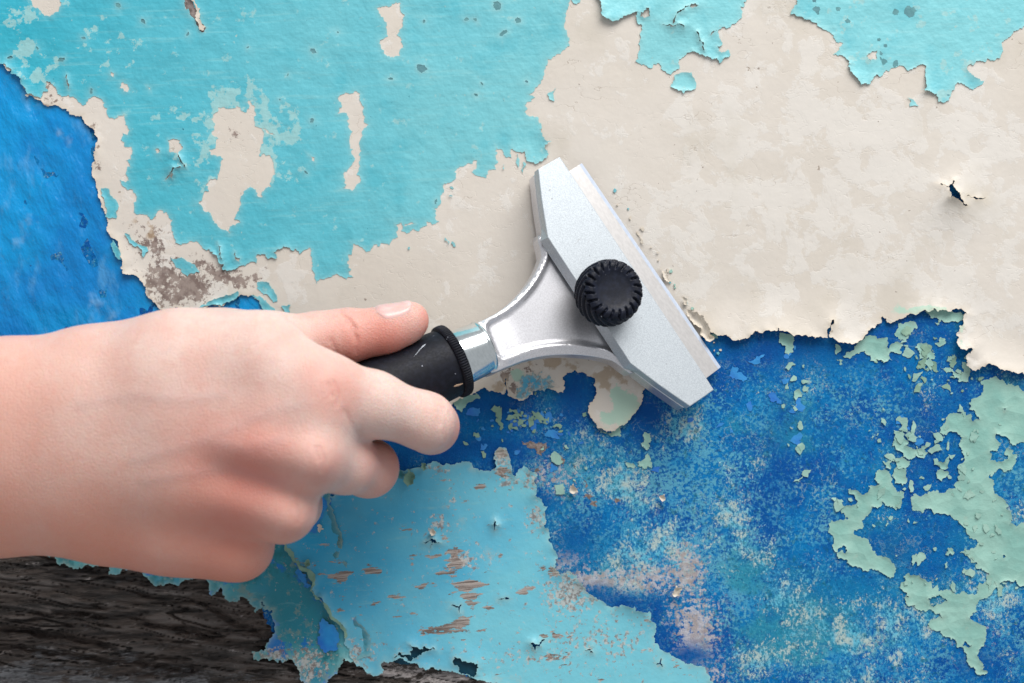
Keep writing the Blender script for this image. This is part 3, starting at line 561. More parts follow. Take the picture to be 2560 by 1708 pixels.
sheet('scratched_wood_gouge', [gs], MBARE, wall, creamtop, 0.05, 0, 1, .1, 5, 2, seed=2, offs=())
sheet('lifted_paint_sliver', [[(474, -12), (482, -12), (498, 30), (511, 76), (506, 78), (492, 45)]], MC, wall, lambda x, z: creamtop(x, z)+0.3, 0.3, 0.8, 1.5, .15, 4, 0, seed=2, offs=(0.4,))

isl = [[(1480, -700), (1480, -30), (1494, -2), (1502, 10), (1504, 29), (1505, 43), (1516, 50), (1531, 57), (1542, 54), (1553, 48), (1575, 38), (1594, 31), (1594, 61), (1602, 62), (1599, 105), (1596, 147), (1588, 153), (1604, 164), (1626, 172), (1633, 161), (1647, 159), (1652, 174), (1665, 182), (1684, 179), (1696, 156), (1712, 140), (1725, 132), (1745, 134), (1781, 151), (1790, 147), (1797, 159), (1822, 143), (1819, 123), (1812, 131), (1795, 129), (1792, 118), (1803, 115), (1795, 77), (1808, 69), (1852, 47), (1855, 33), (1850, 19), (1861, 14), (1861, -11), (1870, -700)],
       [(1601, 32), (1612, 28), (1622, 22), (1624, 42), (1610, 47), (1600, 42)]]
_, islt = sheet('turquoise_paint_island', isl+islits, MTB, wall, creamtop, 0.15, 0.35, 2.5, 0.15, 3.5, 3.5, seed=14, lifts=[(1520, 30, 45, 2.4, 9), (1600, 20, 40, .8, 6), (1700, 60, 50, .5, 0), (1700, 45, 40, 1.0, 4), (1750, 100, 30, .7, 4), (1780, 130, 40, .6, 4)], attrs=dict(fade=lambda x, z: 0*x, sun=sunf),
      label='crinkled turquoise paint island at the top edge above the blade')
crk = [(1690, 40), (1700, 30), (1720, 19), (1745, 15), (1722, 22), (1702, 33)]
islB = [[(1991, -700), (1991, 0), (1978, 26), (1975, 38), (2005, 45), (2050, 70), (2082, 94), (2107, 110), (2082, 137), (2126, 163), (2123, 175), (2137, 194), (2150, 214), (2168, 212), (2200, 193), (2222, 180), (2231, 171), (2247, 164), (2263, 172), (2295, 164), (2314, 166), (2313, 204), (2300, 225), (2340, 236), (2343, 255), (2356, 258), (2372, 252), (2385, 220), (2394, 207), (2410, 212), (2439, 220), (2459, 204), (2435, 194), (2416, 172), (2426, 159), (2467, 147), (2483, 153), (2507, 129), (2502, 110), (2531, 81), (2553, 73), (2565, 55), (2640, 20), (3460, -200), (3460, -700)],
        [(2165, 140), (2178, 130), (2192, 127), (2190, 140), (2188, 150), (2174, 155)]]
chB = [(2041, 26, 13), (2094, 23, 7), (2238, 31, 9), (2275, 28, 18), (2118, 54, 7), (2170, 152, 6), (2200, 135, 6), (2198, 150, 7), (2208, 157, 9), (2238, 160, 9), (2213, 115, 6), (2196, 100, 5), (2035, 2, 7)]
chb = []
for (px, py, r) in chB:
    rr = random.Random(int(px*7+py)); chb.append([(px+r*rr.uniform(.6, 1.15)*math.cos(k/7*6.283), py+r*rr.uniform(.6, 1.15)*math.sin(k/7*6.283)) for k in range(7)])
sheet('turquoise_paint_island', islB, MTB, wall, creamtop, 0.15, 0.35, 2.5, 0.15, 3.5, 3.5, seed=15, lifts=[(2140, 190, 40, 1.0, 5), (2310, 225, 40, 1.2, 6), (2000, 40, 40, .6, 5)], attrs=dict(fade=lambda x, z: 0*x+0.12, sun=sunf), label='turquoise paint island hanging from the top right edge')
topB = lambda x, z: creamtop(x, z)+0.16
for lp in chb: sheet('teal_undercoat_chip', [lp], MTEAL, wall, topB, 0.04, 0, 1, .15, 5, 0, seed=1, offs=())
for lp in ([(1684, 190), (1728, 182), (1738, 204), (1735, 225), (1712, 229), (1709, 236), (1704, 228), (1676, 218), (1682, 207)], [(1389, 222), (1385, 254), (1373, 249), (1368, 236)], [(2267, 245), (2295, 266), (2273, 268)],
           [(254, 472), (274, 473), (284, 496), (297, 512), (292, 548), (274, 547), (268, 521), (263, 505)], [(313, 585), (330, 600), (345, 610), (372, 628), (358, 645), (350, 620), (325, 608)],
           [(427, 645), (452, 645), (470, 655), (490, 665), (500, 680), (470, 692), (450, 672)], [(643, 707), (674, 707), (695, 752), (685, 757), (669, 736), (643, 720)], [(704, 765), (728, 763), (726, 781), (717, 782)],
           [(628, 738), (648, 740), (672, 760), (690, 780), (668, 786), (650, 752)], [(1427, -4), (1451, -4), (1449, 8), (1441, 12), (1433, 9)], [(283, 600), (296, 618), (308, 650), (300, 650), (284, 630), (278, 612)],
           [(1293, 385), (1298, 405), (1296, 420), (1290, 405)], [(1308, 405), (1315, 410), (1306, 436), (1303, 425)], [(1258, 413), (1261, 412), (1260, 424), (1257, 423)], [(1113, 594), (1124, 605), (1122, 612), (1112, 602)], [(1130, 604), (1140, 617), (1136, 618), (1128, 609)], [(1021, 618), (1025, 618), (1024, 625), (1020, 624)], [(1122, 490), (1132, 490), (1130, 493)],
           [(500, 770), (530, 752), (560, 742), (585, 735), (595, 728), (598, 738), (580, 752), (555, 766), (526, 764)]):
    area_ = (max(p[0] for p in lp)-min(p[0] for p in lp))
    sheet('turquoise_paint_flake', [lp], MT if lp[0][0] < 1330 else MTB, wall, creamtop, 0.15, 0.7, 2.0, 0.12, 4, 0 if area_ < 40 else 2.5, seed=int(lp[0][0]), offs=(0.5, 1.2) if area_ > 20 else (), attrs=dict(fade=lambda x, z: 0*x, sun=sunf))
zc = lambda p: S(p, 1100, 800, .3188)
sheet('blue_paint_patch', [zc([(640, 440), (700, 430), (800, 400), (880, 470), (900, 520), (830, 540), (760, 550), (700, 590), (640, 622), (590, 600), (600, 560), (640, 510)])], ML, wall, creamtop, 0.1, 0.2, 2, 0.3, 4, 2.5, seed=77,
      attrs=dict(lite=lambda x, z: 0*x+.25, wear=lambda x, z: 0*x-.45, speck=lambda x, z: 0*x+.55))

# mint remnants on the deep blue
zr = lambda p: S(p, 2000, 900, .5152); z8 = lambda p: S(p, 1700, 700, .366)
M1 = zr([(225, 625), (245, 625), (300, 655), (330, 610), (385, 605), (360, 575), (385, 530), (440, 560), (450, 600), (470, 640), (505, 645), (495, 690), (465, 730), (440, 715), (400, 680), (380, 715), (345, 710), (330, 760), (300, 780), (305, 815), (265, 825), (280, 855), (330, 870), (350, 915), (370, 940), (440, 970), (460, 1000), (463, 1030), (450, 1055), (400, 1035), (355, 1020), (330, 1027), (280, 1010), (270, 1000), (225, 985), (185, 965), (178, 937), (220, 940), (225, 910), (205, 905), (180, 933), (160, 915), (165, 880), (140, 840), (140, 795), (180, 780), (235, 770), (200, 745), (205, 710), (280, 685), (265, 660)])
M2 = zr([(870, 100), (905, 95), (960, 90), (1030, 115), (1087, 150), (1300, 160), (1300, 400), (1087, 400), (1030, 415), (1010, 380), (960, 360), (950, 355), (965, 400), (960, 440), (920, 445), (925, 490), (990, 490), (1010, 470), (1000, 430), (1035, 440), (1050, 490), (1030, 530), (950, 545), (945, 650), (985, 670), (1000, 720), (1015, 790), (1087, 790), (1300, 800), (1300, 1100), (1087, 1100), (1060, 1095), (1015, 1070), (985, 1075), (945, 1110), (920, 1145), (890, 1160), (855, 1190), (860, 1220), (820, 1260), (870, 1280), (905, 1300), (895, 1380), (860, 1430), (885, 1470), (910, 1515), (895, 1528), (850, 1500), (815, 1470), (810, 1430), (760, 1385), (720, 1345), (640, 1310), (620, 1285), (630, 1265), (690, 1255), (640, 1215), (570, 1210), (560, 1190), (520, 1190), (505, 1155), (530, 1150), (520, 1130), (488, 1110), (490, 1080), (515, 1040), (560, 1045), (640, 1080), (640, 1110), (700, 1115), (760, 1140), (860, 1135), (870, 1080), (920, 1040), (870, 1015), (830, 985), (820, 960), (775, 935), (830, 915), (870, 885), (820, 850), (790, 805), (745, 775), (700, 745), (650, 750), (640, 725), (545, 730), (540, 690), (555, 650), (620, 655), (665, 630), (755, 625), (780, 570), (770, 530), (800, 480), (790, 440), (770, 410), (800, 375), (760, 350), (720, 350), (700, 380), (690, 320), (745, 255), (790, 250), (840, 300), (870, 290), (850, 260), (820, 240), (830, 190), (880, 170), (890, 130)])
M2h = [zr(p) for p in ([(620, 1160), (660, 1150), (715, 1172), (680, 1185), (650, 1200), (630, 1185)], [(800, 1365), (835, 1385), (790, 1390)], [(985, 235), (1000, 235), (995, 250)], [(985, 945), (1000, 955), (990, 970)])]
mintbase = lambda x, z: undul(x, z)-0.28
sheet('mint_paint_remnant', [M1], MM, wall, mintbase, 0.11, 0.45, 2.0, 0.2, 4, 2.2, seed=21, offs=(0.5, 1.2), bias=.5, label='crescent-shaped mint green paint remnant on the deep blue')
sheet('mint_paint_remnant', [M2]+M2h, MM, wall, mintbase, 0.12, 0.45, 2.0, 0.2, 4, 2.4, seed=22, offs=(0.5, 1.2), bias=.5, label='large ragged mint green paint remnant at the right edge')
mlist = [zr(p) for p in ([(458, 350), (500, 352), (520, 390), (510, 415), (545, 430), (605, 415), (625, 450), (560, 455), (535, 480), (500, 470), (475, 440), (447, 415), (455, 380)], [(470, 475), (500, 470), (530, 490), (525, 520), (490, 530), (468, 510)], [(400, 490), (445, 490), (440, 530), (420, 525)],
        [(455, 530), (500, 530), (515, 570), (500, 610), (460, 600), (445, 565)], [(665, 510), (700, 495), (720, 465), (725, 490), (710, 530), (690, 530)], [(660, 550), (700, 540), (720, 555), (690, 590), (665, 575)], [(705, 925), (740, 915), (750, 935), (720, 955)])]
mlist += [z8(p) for p in ([(680, 365), (740, 370), (780, 400), (770, 440), (780, 460), (740, 515), (715, 500), (720, 450), (690, 430)], [(1060, 440), (1090, 450), (1100, 480), (1060, 505)], [(1110, 520), (1150, 490), (1190, 460), (1260, 400), (1330, 380), (1380, 395), (1420, 470), (1440, 440), (1500, 430), (1560, 460), (1500, 480), (1510, 505), (1430, 500), (1450, 550), (1400, 560), (1330, 560), (1300, 555), (1300, 515), (1240, 490), (1160, 540)],
        [(1480, 340), (1540, 290), (1610, 290), (1590, 350), (1560, 400), (1540, 420), (1480, 390)], [(1600, 460), (1640, 435), (1690, 440), (1750, 500), (1700, 545), (1660, 520)], [(1670, 215), (1740, 200), (1860, 215), (1950, 240), (1900, 290), (1820, 290), (1760, 310), (1740, 290), (1770, 270), (1700, 240)], [(1740, 430), (1780, 390), (1810, 400), (1800, 445)], [(1830, 520), (1870, 540), (1880, 580), (1850, 590)], [(1780, 600), (1850, 600), (1900, 640), (1960, 660), (1900, 670), (1840, 630)], [(1070, 545), (1105, 545), (1110, 575), (1090, 580)], [(205, 370), (260, 365), (260, 400), (215, 410)],
        [(780, 760), (815, 745), (830, 800), (790, 830), (775, 800)], [(760, 855), (800, 850), (780, 875)])]
mlist += [zc(p) for p in ([(1600, 880), (1625, 890), (1660, 945), (1640, 1010), (1610, 1010), (1575, 970), (1600, 960)], [(1635, 1040), (1655, 1090), (1660, 1165), (1600, 1170), (1555, 1150), (1590, 1100)], [(1445, 1110), (1480, 1120), (1535, 1150), (1520, 1165), (1470, 1160)], [(110, 665), (200, 600), (290, 575), (310, 620), (250, 640), (200, 690), (170, 725), (130, 700)], [(1235, 850), (1290, 880), (1345, 890), (1430, 840), (1420, 900), (1340, 915), (1250, 890)])]
for i, lp in enumerate(mlist):
    sheet('mint_paint_flake', [lp], MM, wall, mintbase, 0.11, 0.5, 1.6, 0.2, 4, 2.4, seed=30+i, offs=(0.5, 1.2), bias=.5)
# grey-brown bare spots in the blue
for lp in ([(640, 950), (700, 950), (760, 970), (830, 960), (860, 1000), (820, 1030), (800, 1070), (760, 1050), (720, 1010), (660, 980)], [(890, 1045), (935, 1045), (970, 1090), (965, 1135), (920, 1100)], [(1105, 1235), (1130, 1250), (1155, 1310), (1135, 1310)], [(1130, 1400), (1185, 1370), (1235, 1430), (1230, 1465), (1170, 1455)], [(1370, 1405), (1400, 1400), (1420, 1420), (1385, 1435)], [(765, 1140), (800, 1150), (790, 1190), (760, 1230)], [(1040, 1140), (1065, 1150), (1060, 1170)]):
    sheet('bare_wood_spot', [zc(lp)], MBARE, wall, mintbase, 0.02, 0, 1, 0.25, 4, 2.5, seed=int(lp[0][0]), offs=(0.5,))
# little flakes clinging to the blue: clusters seen under the scraper and below it
def tiny(px, py, r, mat, name, curl=0.5):
    nk = rng.choice((4, 5, 5, 6, 7)); a0 = rng.uniform(0, 3.14); el = rng.uniform(1.0, 1.5); lp = []
    for k in range(nk):
        t = (k+rng.uniform(-.35, .35))/nk*6.283; q_ = r*rng.uniform(.6, 1.5); x, y = q_*math.cos(t)*el, q_*math.sin(t)/el
        lp.append((px+x*math.cos(a0)-y*math.sin(a0), py+x*math.sin(a0)+y*math.cos(a0)))
    sheet(name, [lp], mat, wall, mintbase, 0.06 if mat is MBF else 0.12, 0.15 if mat is MBF else curl, 1.2, 0.12, 5, 0, seed=int(px+py), offs=(), bias=.6)
for cx, cy, sx, sy, n, mats in ((1290, 1030, 45, 22, 34, (MO, MO, MBF)), (1340, 1050, 50, 20, 22, (MBF, MO)), (1200, 1090, 30, 24, 10, (MBF, MO)), (2290, 910, 50, 30, 26, (MM, MO)), (2400, 930, 30, 30, 14, (MO, MM)), (1990, 1060, 14, 60, 16, (MBF, MM, MM)), (1960, 950, 20, 30, 8, (MBF, MM)), (1410, 1100, 60, 30, 8, (MBF, MO)), (1880, 900, 30, 16, 4, (MBF,)), (2290, 1085, 40, 20, 12, (MBF, MM)), (1790, 1080, 60, 30, 5, (MBF,)), (2400, 1180, 30, 60, 8, (MM,)), (1450, 1180, 100, 50, 12, (MBF, MM)), (1930, 1010, 40, 20, 3, (MBF,)), (2420, 1150, 50, 120, 30, (MM,)), (2250, 1130, 40, 60, 18, (MM,)), (2330, 1400, 60, 60, 14, (MM,)), (2160, 1240, 60, 40, 12, (MM,)), (2480, 1440, 60, 60, 12, (MM,))):
    for k in range(n):
        x, y = rng.gauss(cx, sx), rng.gauss(cy, sy)
        if 1030 < y or x > 1850: tiny(x, y, rng.choice((3, 4, 5, 6, 8, 11, 13)), rng.choice(mats), 'paint_flake_fragment')
        else: tiny(x, y+20, rng.choice((4, 5, 6, 8, 10, 14)), rng.choice(mats), 'paint_flake_fragment')
# curled chips standing off the surface
for (px, py, r, m_) in ((1432, 1222, 11, MC), (1690, 1478, 13, MC), (1655, 1243, 8, MC), (1060, 1165, 9, MO), (1020, 1195, 18, MO), (1000, 1185, 14, MTEAL), (1082, 1330, 8, MC), (800, 1320, 9, MC), (770, 1408, 9, MO), (1130, 905, 5, MC)):
    lp = [(px+r*rng.uniform(.5, 1.2)*math.cos(k/8*6.283), py+r*rng.uniform(.6, 1.4)*math.sin(k/8*6.283)) for k in range(8)]
    sheet('curled_paint_chip', [lp], m_, wall, lambda x, z: undul(x, z)+0.5, 0.25, 1.8, 2.2, 0.2, 3.5, 0, seed=int(px), offs=(0.4, 0.9, 1.5), bias=.7)

# paint buckling and crumbs along the blade
for lp, a_ in (([(1716, 772), (1738, 780), (1758, 800), (1772, 825), (1782, 842), (1762, 852), (1748, 836), (1734, 812), (1722, 792)], 2.6), ([(1648, 668), (1662, 678), (1678, 704), (1670, 706), (1656, 690)], 1.2), ([(1590, 580), (1600, 590), (1612, 612), (1604, 610)], 1.0), ([(1700, 740), (1716, 752), (1722, 770), (1708, 762)], 1.4)):
    sheet('buckled_paint_curl', [lp], MC, wall, creamtop, 0.2, a_, 2.4, 0.15, 3.5, 0, seed=int(lp[0][0]), offs=(0.4, 0.9, 1.6), bias=.8)
for k in range(26):
    t_ = rng.uniform(0.02, 0.95); d_ = rng.uniform(5, 26)
    px, py = 1464+(1805-1464)*t_+0.83*d_, 408+(916-408)*t_-0.55*d_; r = rng.choice((2.5, 3, 3.5, 5))
    lp = [(px+r*rng.uniform(.5, 1.3)*math.cos(q_/5*6.283), py+r*rng.uniform(.5, 1.3)*math.sin(q_/5*6.283)) for q_ in range(5)]
    sheet('paint_crumb', [lp], rng.choice((MC, MC, MM, MT)), wall, creamtop if t_ < 0.8 else (lambda x, z: undul(x, z)-0.2), 0.35, 0.5, 1, 0.1, 5, 0, seed=k, offs=())

# ------------------------------------------------------------------ the scraper (local frame: u along the blade, v towards the handle, w up off the tool's plane)
SL = 0.35; H0 = 2.6
e0 = np.array(W(1464, 408)); e1 = np.array(W(1805, 916))
ub = (e1-e0)/np.linalg.norm(e1-e0); vb = np.array([ub[1], -ub[0]])
if vb @ (np.array(W(1137, 900))-e0) < 0: vb = -vb
cs = 1/math.sqrt(1+SL*SL)
O_ = np.array([(e0+e1)[0]/2, (e0+e1)[1]/2, H0])
U_ = np.array([ub[0], ub[1], 0.0]); V_ = np.array([vb[0]*cs, vb[1]*cs, SL*cs]); Wn = np.cross(U_, V_); Wn = Wn if Wn[2] > 0 else -Wn
CAM = np.array([0, 0, D])
def uv(px, py, w=0.0):               # photograph pixel -> (u, v) on the tool plane raised by w
    r = np.array([(px-1280)/PXMM, (854-py)/PXMM, 0.0])-CAM
    o = O_+Wn*w; t = ((o-CAM)@Wn)/(r@Wn); P = CAM+r*t-O_
    return (P@U_, P@V_)
def loc(u, v, w): return O_+np.outer(np.atleast_1d(u), U_)+np.outer(np.atleast_1d(v), V_)+np.outer(np.atleast_1d(w), Wn)
def p3(px, py, w=0.0):
    u, v = uv(px, py, w); return loc(u, v, w)[0]
scraper = empty('paint_scraper', tuple(to_world(O_)), 'silver metal paint scraper with wide blade, black knob and black grip', 'scraper')
def part(name, P, F, mat, parent=scraper, smooth=True, attrs=None):
    o = mesh_obj(name, to_world(P)-np.array(scraper.location), F, mat, None, smooth, attrs)
    o.parent = parent
    return o

def m_cast():
    s = N('cast_silver_metal')
    sp = s.noise(2.2, 3, 0.6); col = s.mix(s.ramp(sp, 0.35, 0.65), (0.66, 0.66, 0.69, 1), (0.78, 0.78, 0.82, 1))
    col = s.mix(s.ramp(s.noise(0.35, 4, 0.6, off=2.), 0.66, 0.76, 0, 0.35), col, (0.35, 0.33, 0.33, 1))
    return s.done(col, 0.33, s.bump(sp, 0.08, 0.0003), metal=0.75)
def m_plate():
    s = N('sandblasted_grey_plate')
    sp = s.noise(2.4, 3, 0.65); col = s.mix(s.ramp(sp, 0.36, 0.64), (0.46, 0.505, 0.545, 1), (0.58, 0.63, 0.67, 1))
    col = s.mix(s.ramp(s.noise(0.6, 3, 0.5, off=3.), 0.70, 0.73, 0, 0.6), col, (0.2, 0.2, 0.22, 1))
    col = s.mix(s.ramp(s.noise(0.5, 5, 0.6, sx=0.12, sy=1.5, rot=0.9, off=8.), 0.66, 0.72, 0, 0.5), col, (0.36, 0.37, 0.38, 1))
    return s.done(col, 0.42, s.bump(sp, 0.16, 0.0003), metal=0.55)
def m_steel(name, a, r, ani=0.0, met=1.0):
    s = N(name)
    g = s.noise(1.0, 4, 0.6, sx=1.2, sy=0.5, rot=0.55)
    col = s.mix(s.ramp(g, 0.35, 0.65), tuple(x*0.9 for x in a[:3])+(1,), a)
    col = s.mix(s.ramp(s.noise(0.5, 5, 0.65, off=4.), 0.64, 0.74, 0, 0.25), col, (0.42, 0.36, 0.28, 1))
    return s.done(col, r, s.bump(g, 0.05, 0.0002), metal=met)
def m_black(name, c, r):
    s = N(name)
    f = s.noise(1.6, 4, 0.6)
    col = s.mix(s.ramp(s.noise(0.5, 4, off=2.), 0.4, 0.7), c, tuple(x*1.9 for x in c[:3])+(1,))
    dust = s.ramp(s.noise(0.9, 2, 0.4, off=6.), 0.755, 0.78)
    col = s.mix(dust, col, (0.5, 0.54, 0.62, 1))
    return s.done(col, s.ramp(f, 0.3, 0.7, r, r+0.15), s.bump(f, 0.12, 0.0003), spec=0.22)
MCAST = m_cast(); MPLATE = m_plate(); MBLADE = m_steel('blade_steel', (0.76, 0.74, 0.73, 1), 0.3, met=0.75); MFER = m_steel('chromed_steel', (0.80, 0.86, 0.88, 1), 0.16)
MEDGE = m_steel('ground_blade_edge', (0.62, 0.70, 0.84, 1), 0.3, met=0.35); MRUB = m_black('black_rubber_grip', (0.005, 0.006, 0.011, 1), 0.5); MKNOB = m_black('black_plastic_knob', (0.006, 0.008, 0.016, 1), 0.4)
_s = N('dried_paint_smear'); MSM = _s.done((0.55, 0.6, 0.68, 1), 0.7); _s2 = N('tan_paint_smear'); MSM2 = _s2.done((0.5, 0.36, 0.25, 1), 0.7)

def densify(l, step):
    out = []
    for i in range(len(l)):
        a = np.array(l[i]); b = np.array(l[(i+1) % len(l)]); n = max(1, int(np.ceil(np.linalg.norm(b-a)/step)))
        out += [tuple(a+(b-a)*k/n) for k in range(n)]
    return out
def spline(l, step):                 # closed Catmull-Rom
    P = [np.array(p, float) for p in l]; n = len(P); out = []
    for i in range(n):
        p0, p1, p2, p3_ = P[i-1], P[i], P[(i+1) % n], P[(i+2) % n]
        m = max(1, int(np.linalg.norm(p2-p1)/step))
        for k in range(m):
            t = k/m; out.append(tuple(0.5*((2*p1)+(-p0+p2)*t+(2*p0-5*p1+4*p2-p3_)*t*t+(-p0+3*p1-3*p2+p3_)*t**3)))
    return out
def solid(name, loop, topf, botf, mat, constr=(), pts=(), smooth=True, slope=None, bev=0.35):
    """closed plate over a (u, v) outline; topf/botf give w; small bevel ring at the top border"""
    V, F = triangulate([loop], pts, constr)
    a, b, c = V[F[:, 0]], V[F[:, 1]], V[F[:, 2]]
    cr = (b[:, 0]-a[:, 0])*(c[:, 1]-a[:, 1])-(b[:, 1]-a[:, 1])*(c[:, 0]-a[:, 0])
    F[cr < 0] = F[cr < 0][:, ::-1]
    if np.dot(np.cross(U_, V_), Wn) < 0: F = F[:, ::-1]
    n = len(V); E = np.concatenate([F[:, [0, 1]], F[:, [1, 2]], F[:, [2, 0]]]); key = np.sort(E, 1)
    _, inv, cnt = np.unique(key[:, 0].astype(np.int64)*n+key[:, 1], return_inverse=True, return_counts=True); be = E[cnt[inv] == 1]
    bv = np.unique(be); m = len(bv); rm = -np.ones(n, int); rm[bv] = np.arange(m)
    ctr = np.zeros((m, 2))
    # outward normals at the border
    for i, j in be:
        t = V[j]-V[i]; L = np.linalg.norm(t)+1e-9; nn = np.array([t[1], -t[0]])/L
        ctr[rm[i]] += nn; ctr[rm[j]] += nn
    if np.dot(np.cross(U_, V_), Wn) < 0: ctr = -ctr
    ctr /= np.linalg.norm(ctr, axis=1, keepdims=True)+1e-9
    wt = topf(V[:, 0], V[:, 1]); Pt = loc(V[:, 0], V[:, 1], wt)
    b2 = V[bv]+ctr*bev*0.7; b3 = V[bv]+ctr*bev
    if slope is not None: sl = slope(V[bv]); b4 = V[bv]+ctr*(bev+sl[:, None])
    else: b4 = b3
    P2 = loc(b2[:, 0], b2[:, 1], wt[bv]-bev*0.3); P3 = loc(b3[:, 0], b3[:, 1], wt[bv]-bev)
    wb = botf(V[:, 0], V[:, 1]); P4 = loc(b4[:, 0], b4[:, 1], wb[bv]); P5 = loc(V[:, 0], V[:, 1], wb)
    for Q in (P4, P5): Q[:, 2] = np.maximum(Q[:, 2], 2.0)
    P = np.concatenate([Pt, P2, P3, P3, P4, P4, P5]); o1 = n; o2 = n+m; o3 = n+2*m; o4 = n+3*m; o5 = n+4*m; o6 = n+5*m
    faces = [tuple(f) for f in F]+[tuple(f[::-1]+o6) for f in F]
    for i, j in be:
        a_, b_ = rm[i], rm[j]
        faces += [(j, i, o1+a_, o1+b_), (o1+b_, o1+a_, o2+a_, o2+b_), (o3+b_, o3+a_, o4+a_, o4+b_), (o5+b_, o5+a_, o6+i, o6+j)]
    return part(name, P, faces, mat, smooth=smooth)

# head casting
body_px = [(1186, 820), (1213, 802), (1243, 785), (1274, 762), (1300, 737), (1325, 708), (1345, 676), (1359, 640), (1366, 601), 'wing', (1577, 912), (1534, 898), (1490, 888), (1438, 883), (1386, 884), (1343, 890), (1308, 900), (1265, 917), (1218, 930), (1200, 874)]
inner_px = [(1382, 618), (1368, 660), (1346, 703), (1316, 742), (1277, 776), (1243, 796), (1221, 809), (1215, 824), (1224, 850), (1236, 880), (1246, 893), (1262, 893), (1291, 880), (1334, 865), (1378, 858), (1430, 856), (1477, 862), (1516, 870), (1560, 884), (1620, 850), (1500, 660), (1420, 580)]
TP = 4.6
wing_px = [(1373, 596), (1358, 500), (1350, 427), (1400, 398), (1780, 973), (1724, 1011), (1650, 959), (1580, 906)]
kw = body_px.index('wing'); bseg = spline([uv(*p) for p in body_px[kw+1:]+body_px[:kw]], 1.2)
ends = (uv(*body_px[kw-1]), uv(*body_px[kw+1])); i1 = min(range(len(bseg)), key=lambda i: np.hypot(bseg[i][0]-ends[0][0], bseg[i][1]-ends[0][1]))
bl = bseg[:i1+1]+[p for p in densify([uv(*q, TP) for q in wing_px], 2.0) if True][:-1]
bl = [p for i, p in enumerate(bl) if np.hypot(p[0]-bl[i-1][0], p[1]-bl[i-1][1]) > 0.25]; il = spline([uv(*p) for p in inner_px], 1.0)
kin = kd_of(il); nv = max(p[1] for p in bl)
pl = [p for o in (0.5, 1.1, 1.8) for p in ring_points([il], (o,), rng, 1)]+[p for o in (0.8, 1.6, 2.4) for p in ring_points([bl], (o,), rng, 1)]
g = [(a, b) for a in np.arange(-60, 60, 3.0) for b in np.arange(0, nv, 3.0)]
pl = np.array(pl+g); pl = pl[inside([bl], pl)]; kb = kd_of(bl)
pl = pl[(kdist(kb, pl) > 0.5) & (kdist(kin, pl) > 0.35)]
def body_top(u, v):
    q = np.stack([u, v], 1); di = kdist(kin, q); db = kdist(kb, q); ins = inside([il], q)
    sd = np.where(ins, -di, di)
    rim = 0.8*np.clip(1-np.abs(sd-1.1)/1.2, 0, 1)**0.6
    w = np.where(sd < 0.2, -0.55, 0.0)+0.55*np.clip((sd+0.9)/1.2, 0, 1)*(sd < 0.2)
    w = w+rim*(v > 12.5)-0.5*np.clip(1-db/1.2, 0, 1)**2
    t = np.clip((v-(nv-18))/14, 0, 1); t = t*t*(3-2*t)
    return w-0.6+t*(3.6-1.2*(sd < 0))
solid('head_casting', bl, body_top, lambda u, v: -7.5+0*u, MCAST, (il,), pl)

# blade and its ground edge
bpx = [(1426, 427), (1453, 408), (1458, 408), (1799, 921), (1764, 945), (1650, 790)]
def offs(p, d): return (p[0], p[1]+d)
b0 = uv(1455, 408, .4); b1 = uv(1802, 918, .4); L0 = uv(1426, 427, .4); L1 = uv(1767, 945, .4)
solid('blade', densify([(b0[0], b0[1]+1.3), (b1[0], b1[1]+1.3), (L1[0], 14), (L0[0], 14)], 6), lambda u, v: 0.55+0*u, lambda u, v: 0.05+0*u, MBLADE, smooth=False, bev=0.06)
bev = loc(np.array([b0[0], b1[0], b1[0], b0[0]]), np.array([b0[1]+1.3, b1[1]+1.3, b1[1]-0.1, b0[1]-0.1]), np.array([.56, .56, .12, .12]))
bot = loc(np.array([b0[0], b1[0], b1[0], b0[0]]), np.array([b0[1]+1.3, b1[1]+1.3, b1[1]-0.1, b0[1]-0.1]), np.array([.04, .04, .02, .02]))
part('blade_edge', np.concatenate([bev, bot]), [(3, 2, 1, 0), (4, 5, 6, 7), (2, 3, 7, 6), (0, 1, 5, 4), (1, 2, 6, 5), (3, 0, 4, 7)], MEDGE, smooth=False)

# clamping plate
plate_px = [(1399, 394), (1347, 424), (1356, 500), (1371, 593), (1577, 907), (1650, 962), (1725, 1014), (1783, 974)]
plp = densify([uv(*p, TP) for p in plate_px], 5)
k0, k1 = uv(1371, 593, TP), uv(1577, 907, TP)
def pslope(B):
    a = np.array(k0); b = np.array(k1); d = b-a; t = ((B-a)@d)/(d@d); ds = np.abs((B[:, 0]-a[0])*d[1]-(B[:, 1]-a[1])*d[0])/np.linalg.norm(d)
    return np.where((t > -0.02) & (t < 1.02) & (ds < 0.2), 1.5, 0.15)
solid('clamp_plate', plp, lambda u, v: TP+0*u, lambda u, v: 0.62+0*u, MPLATE, slope=pslope, smooth=False, bev=0.3)

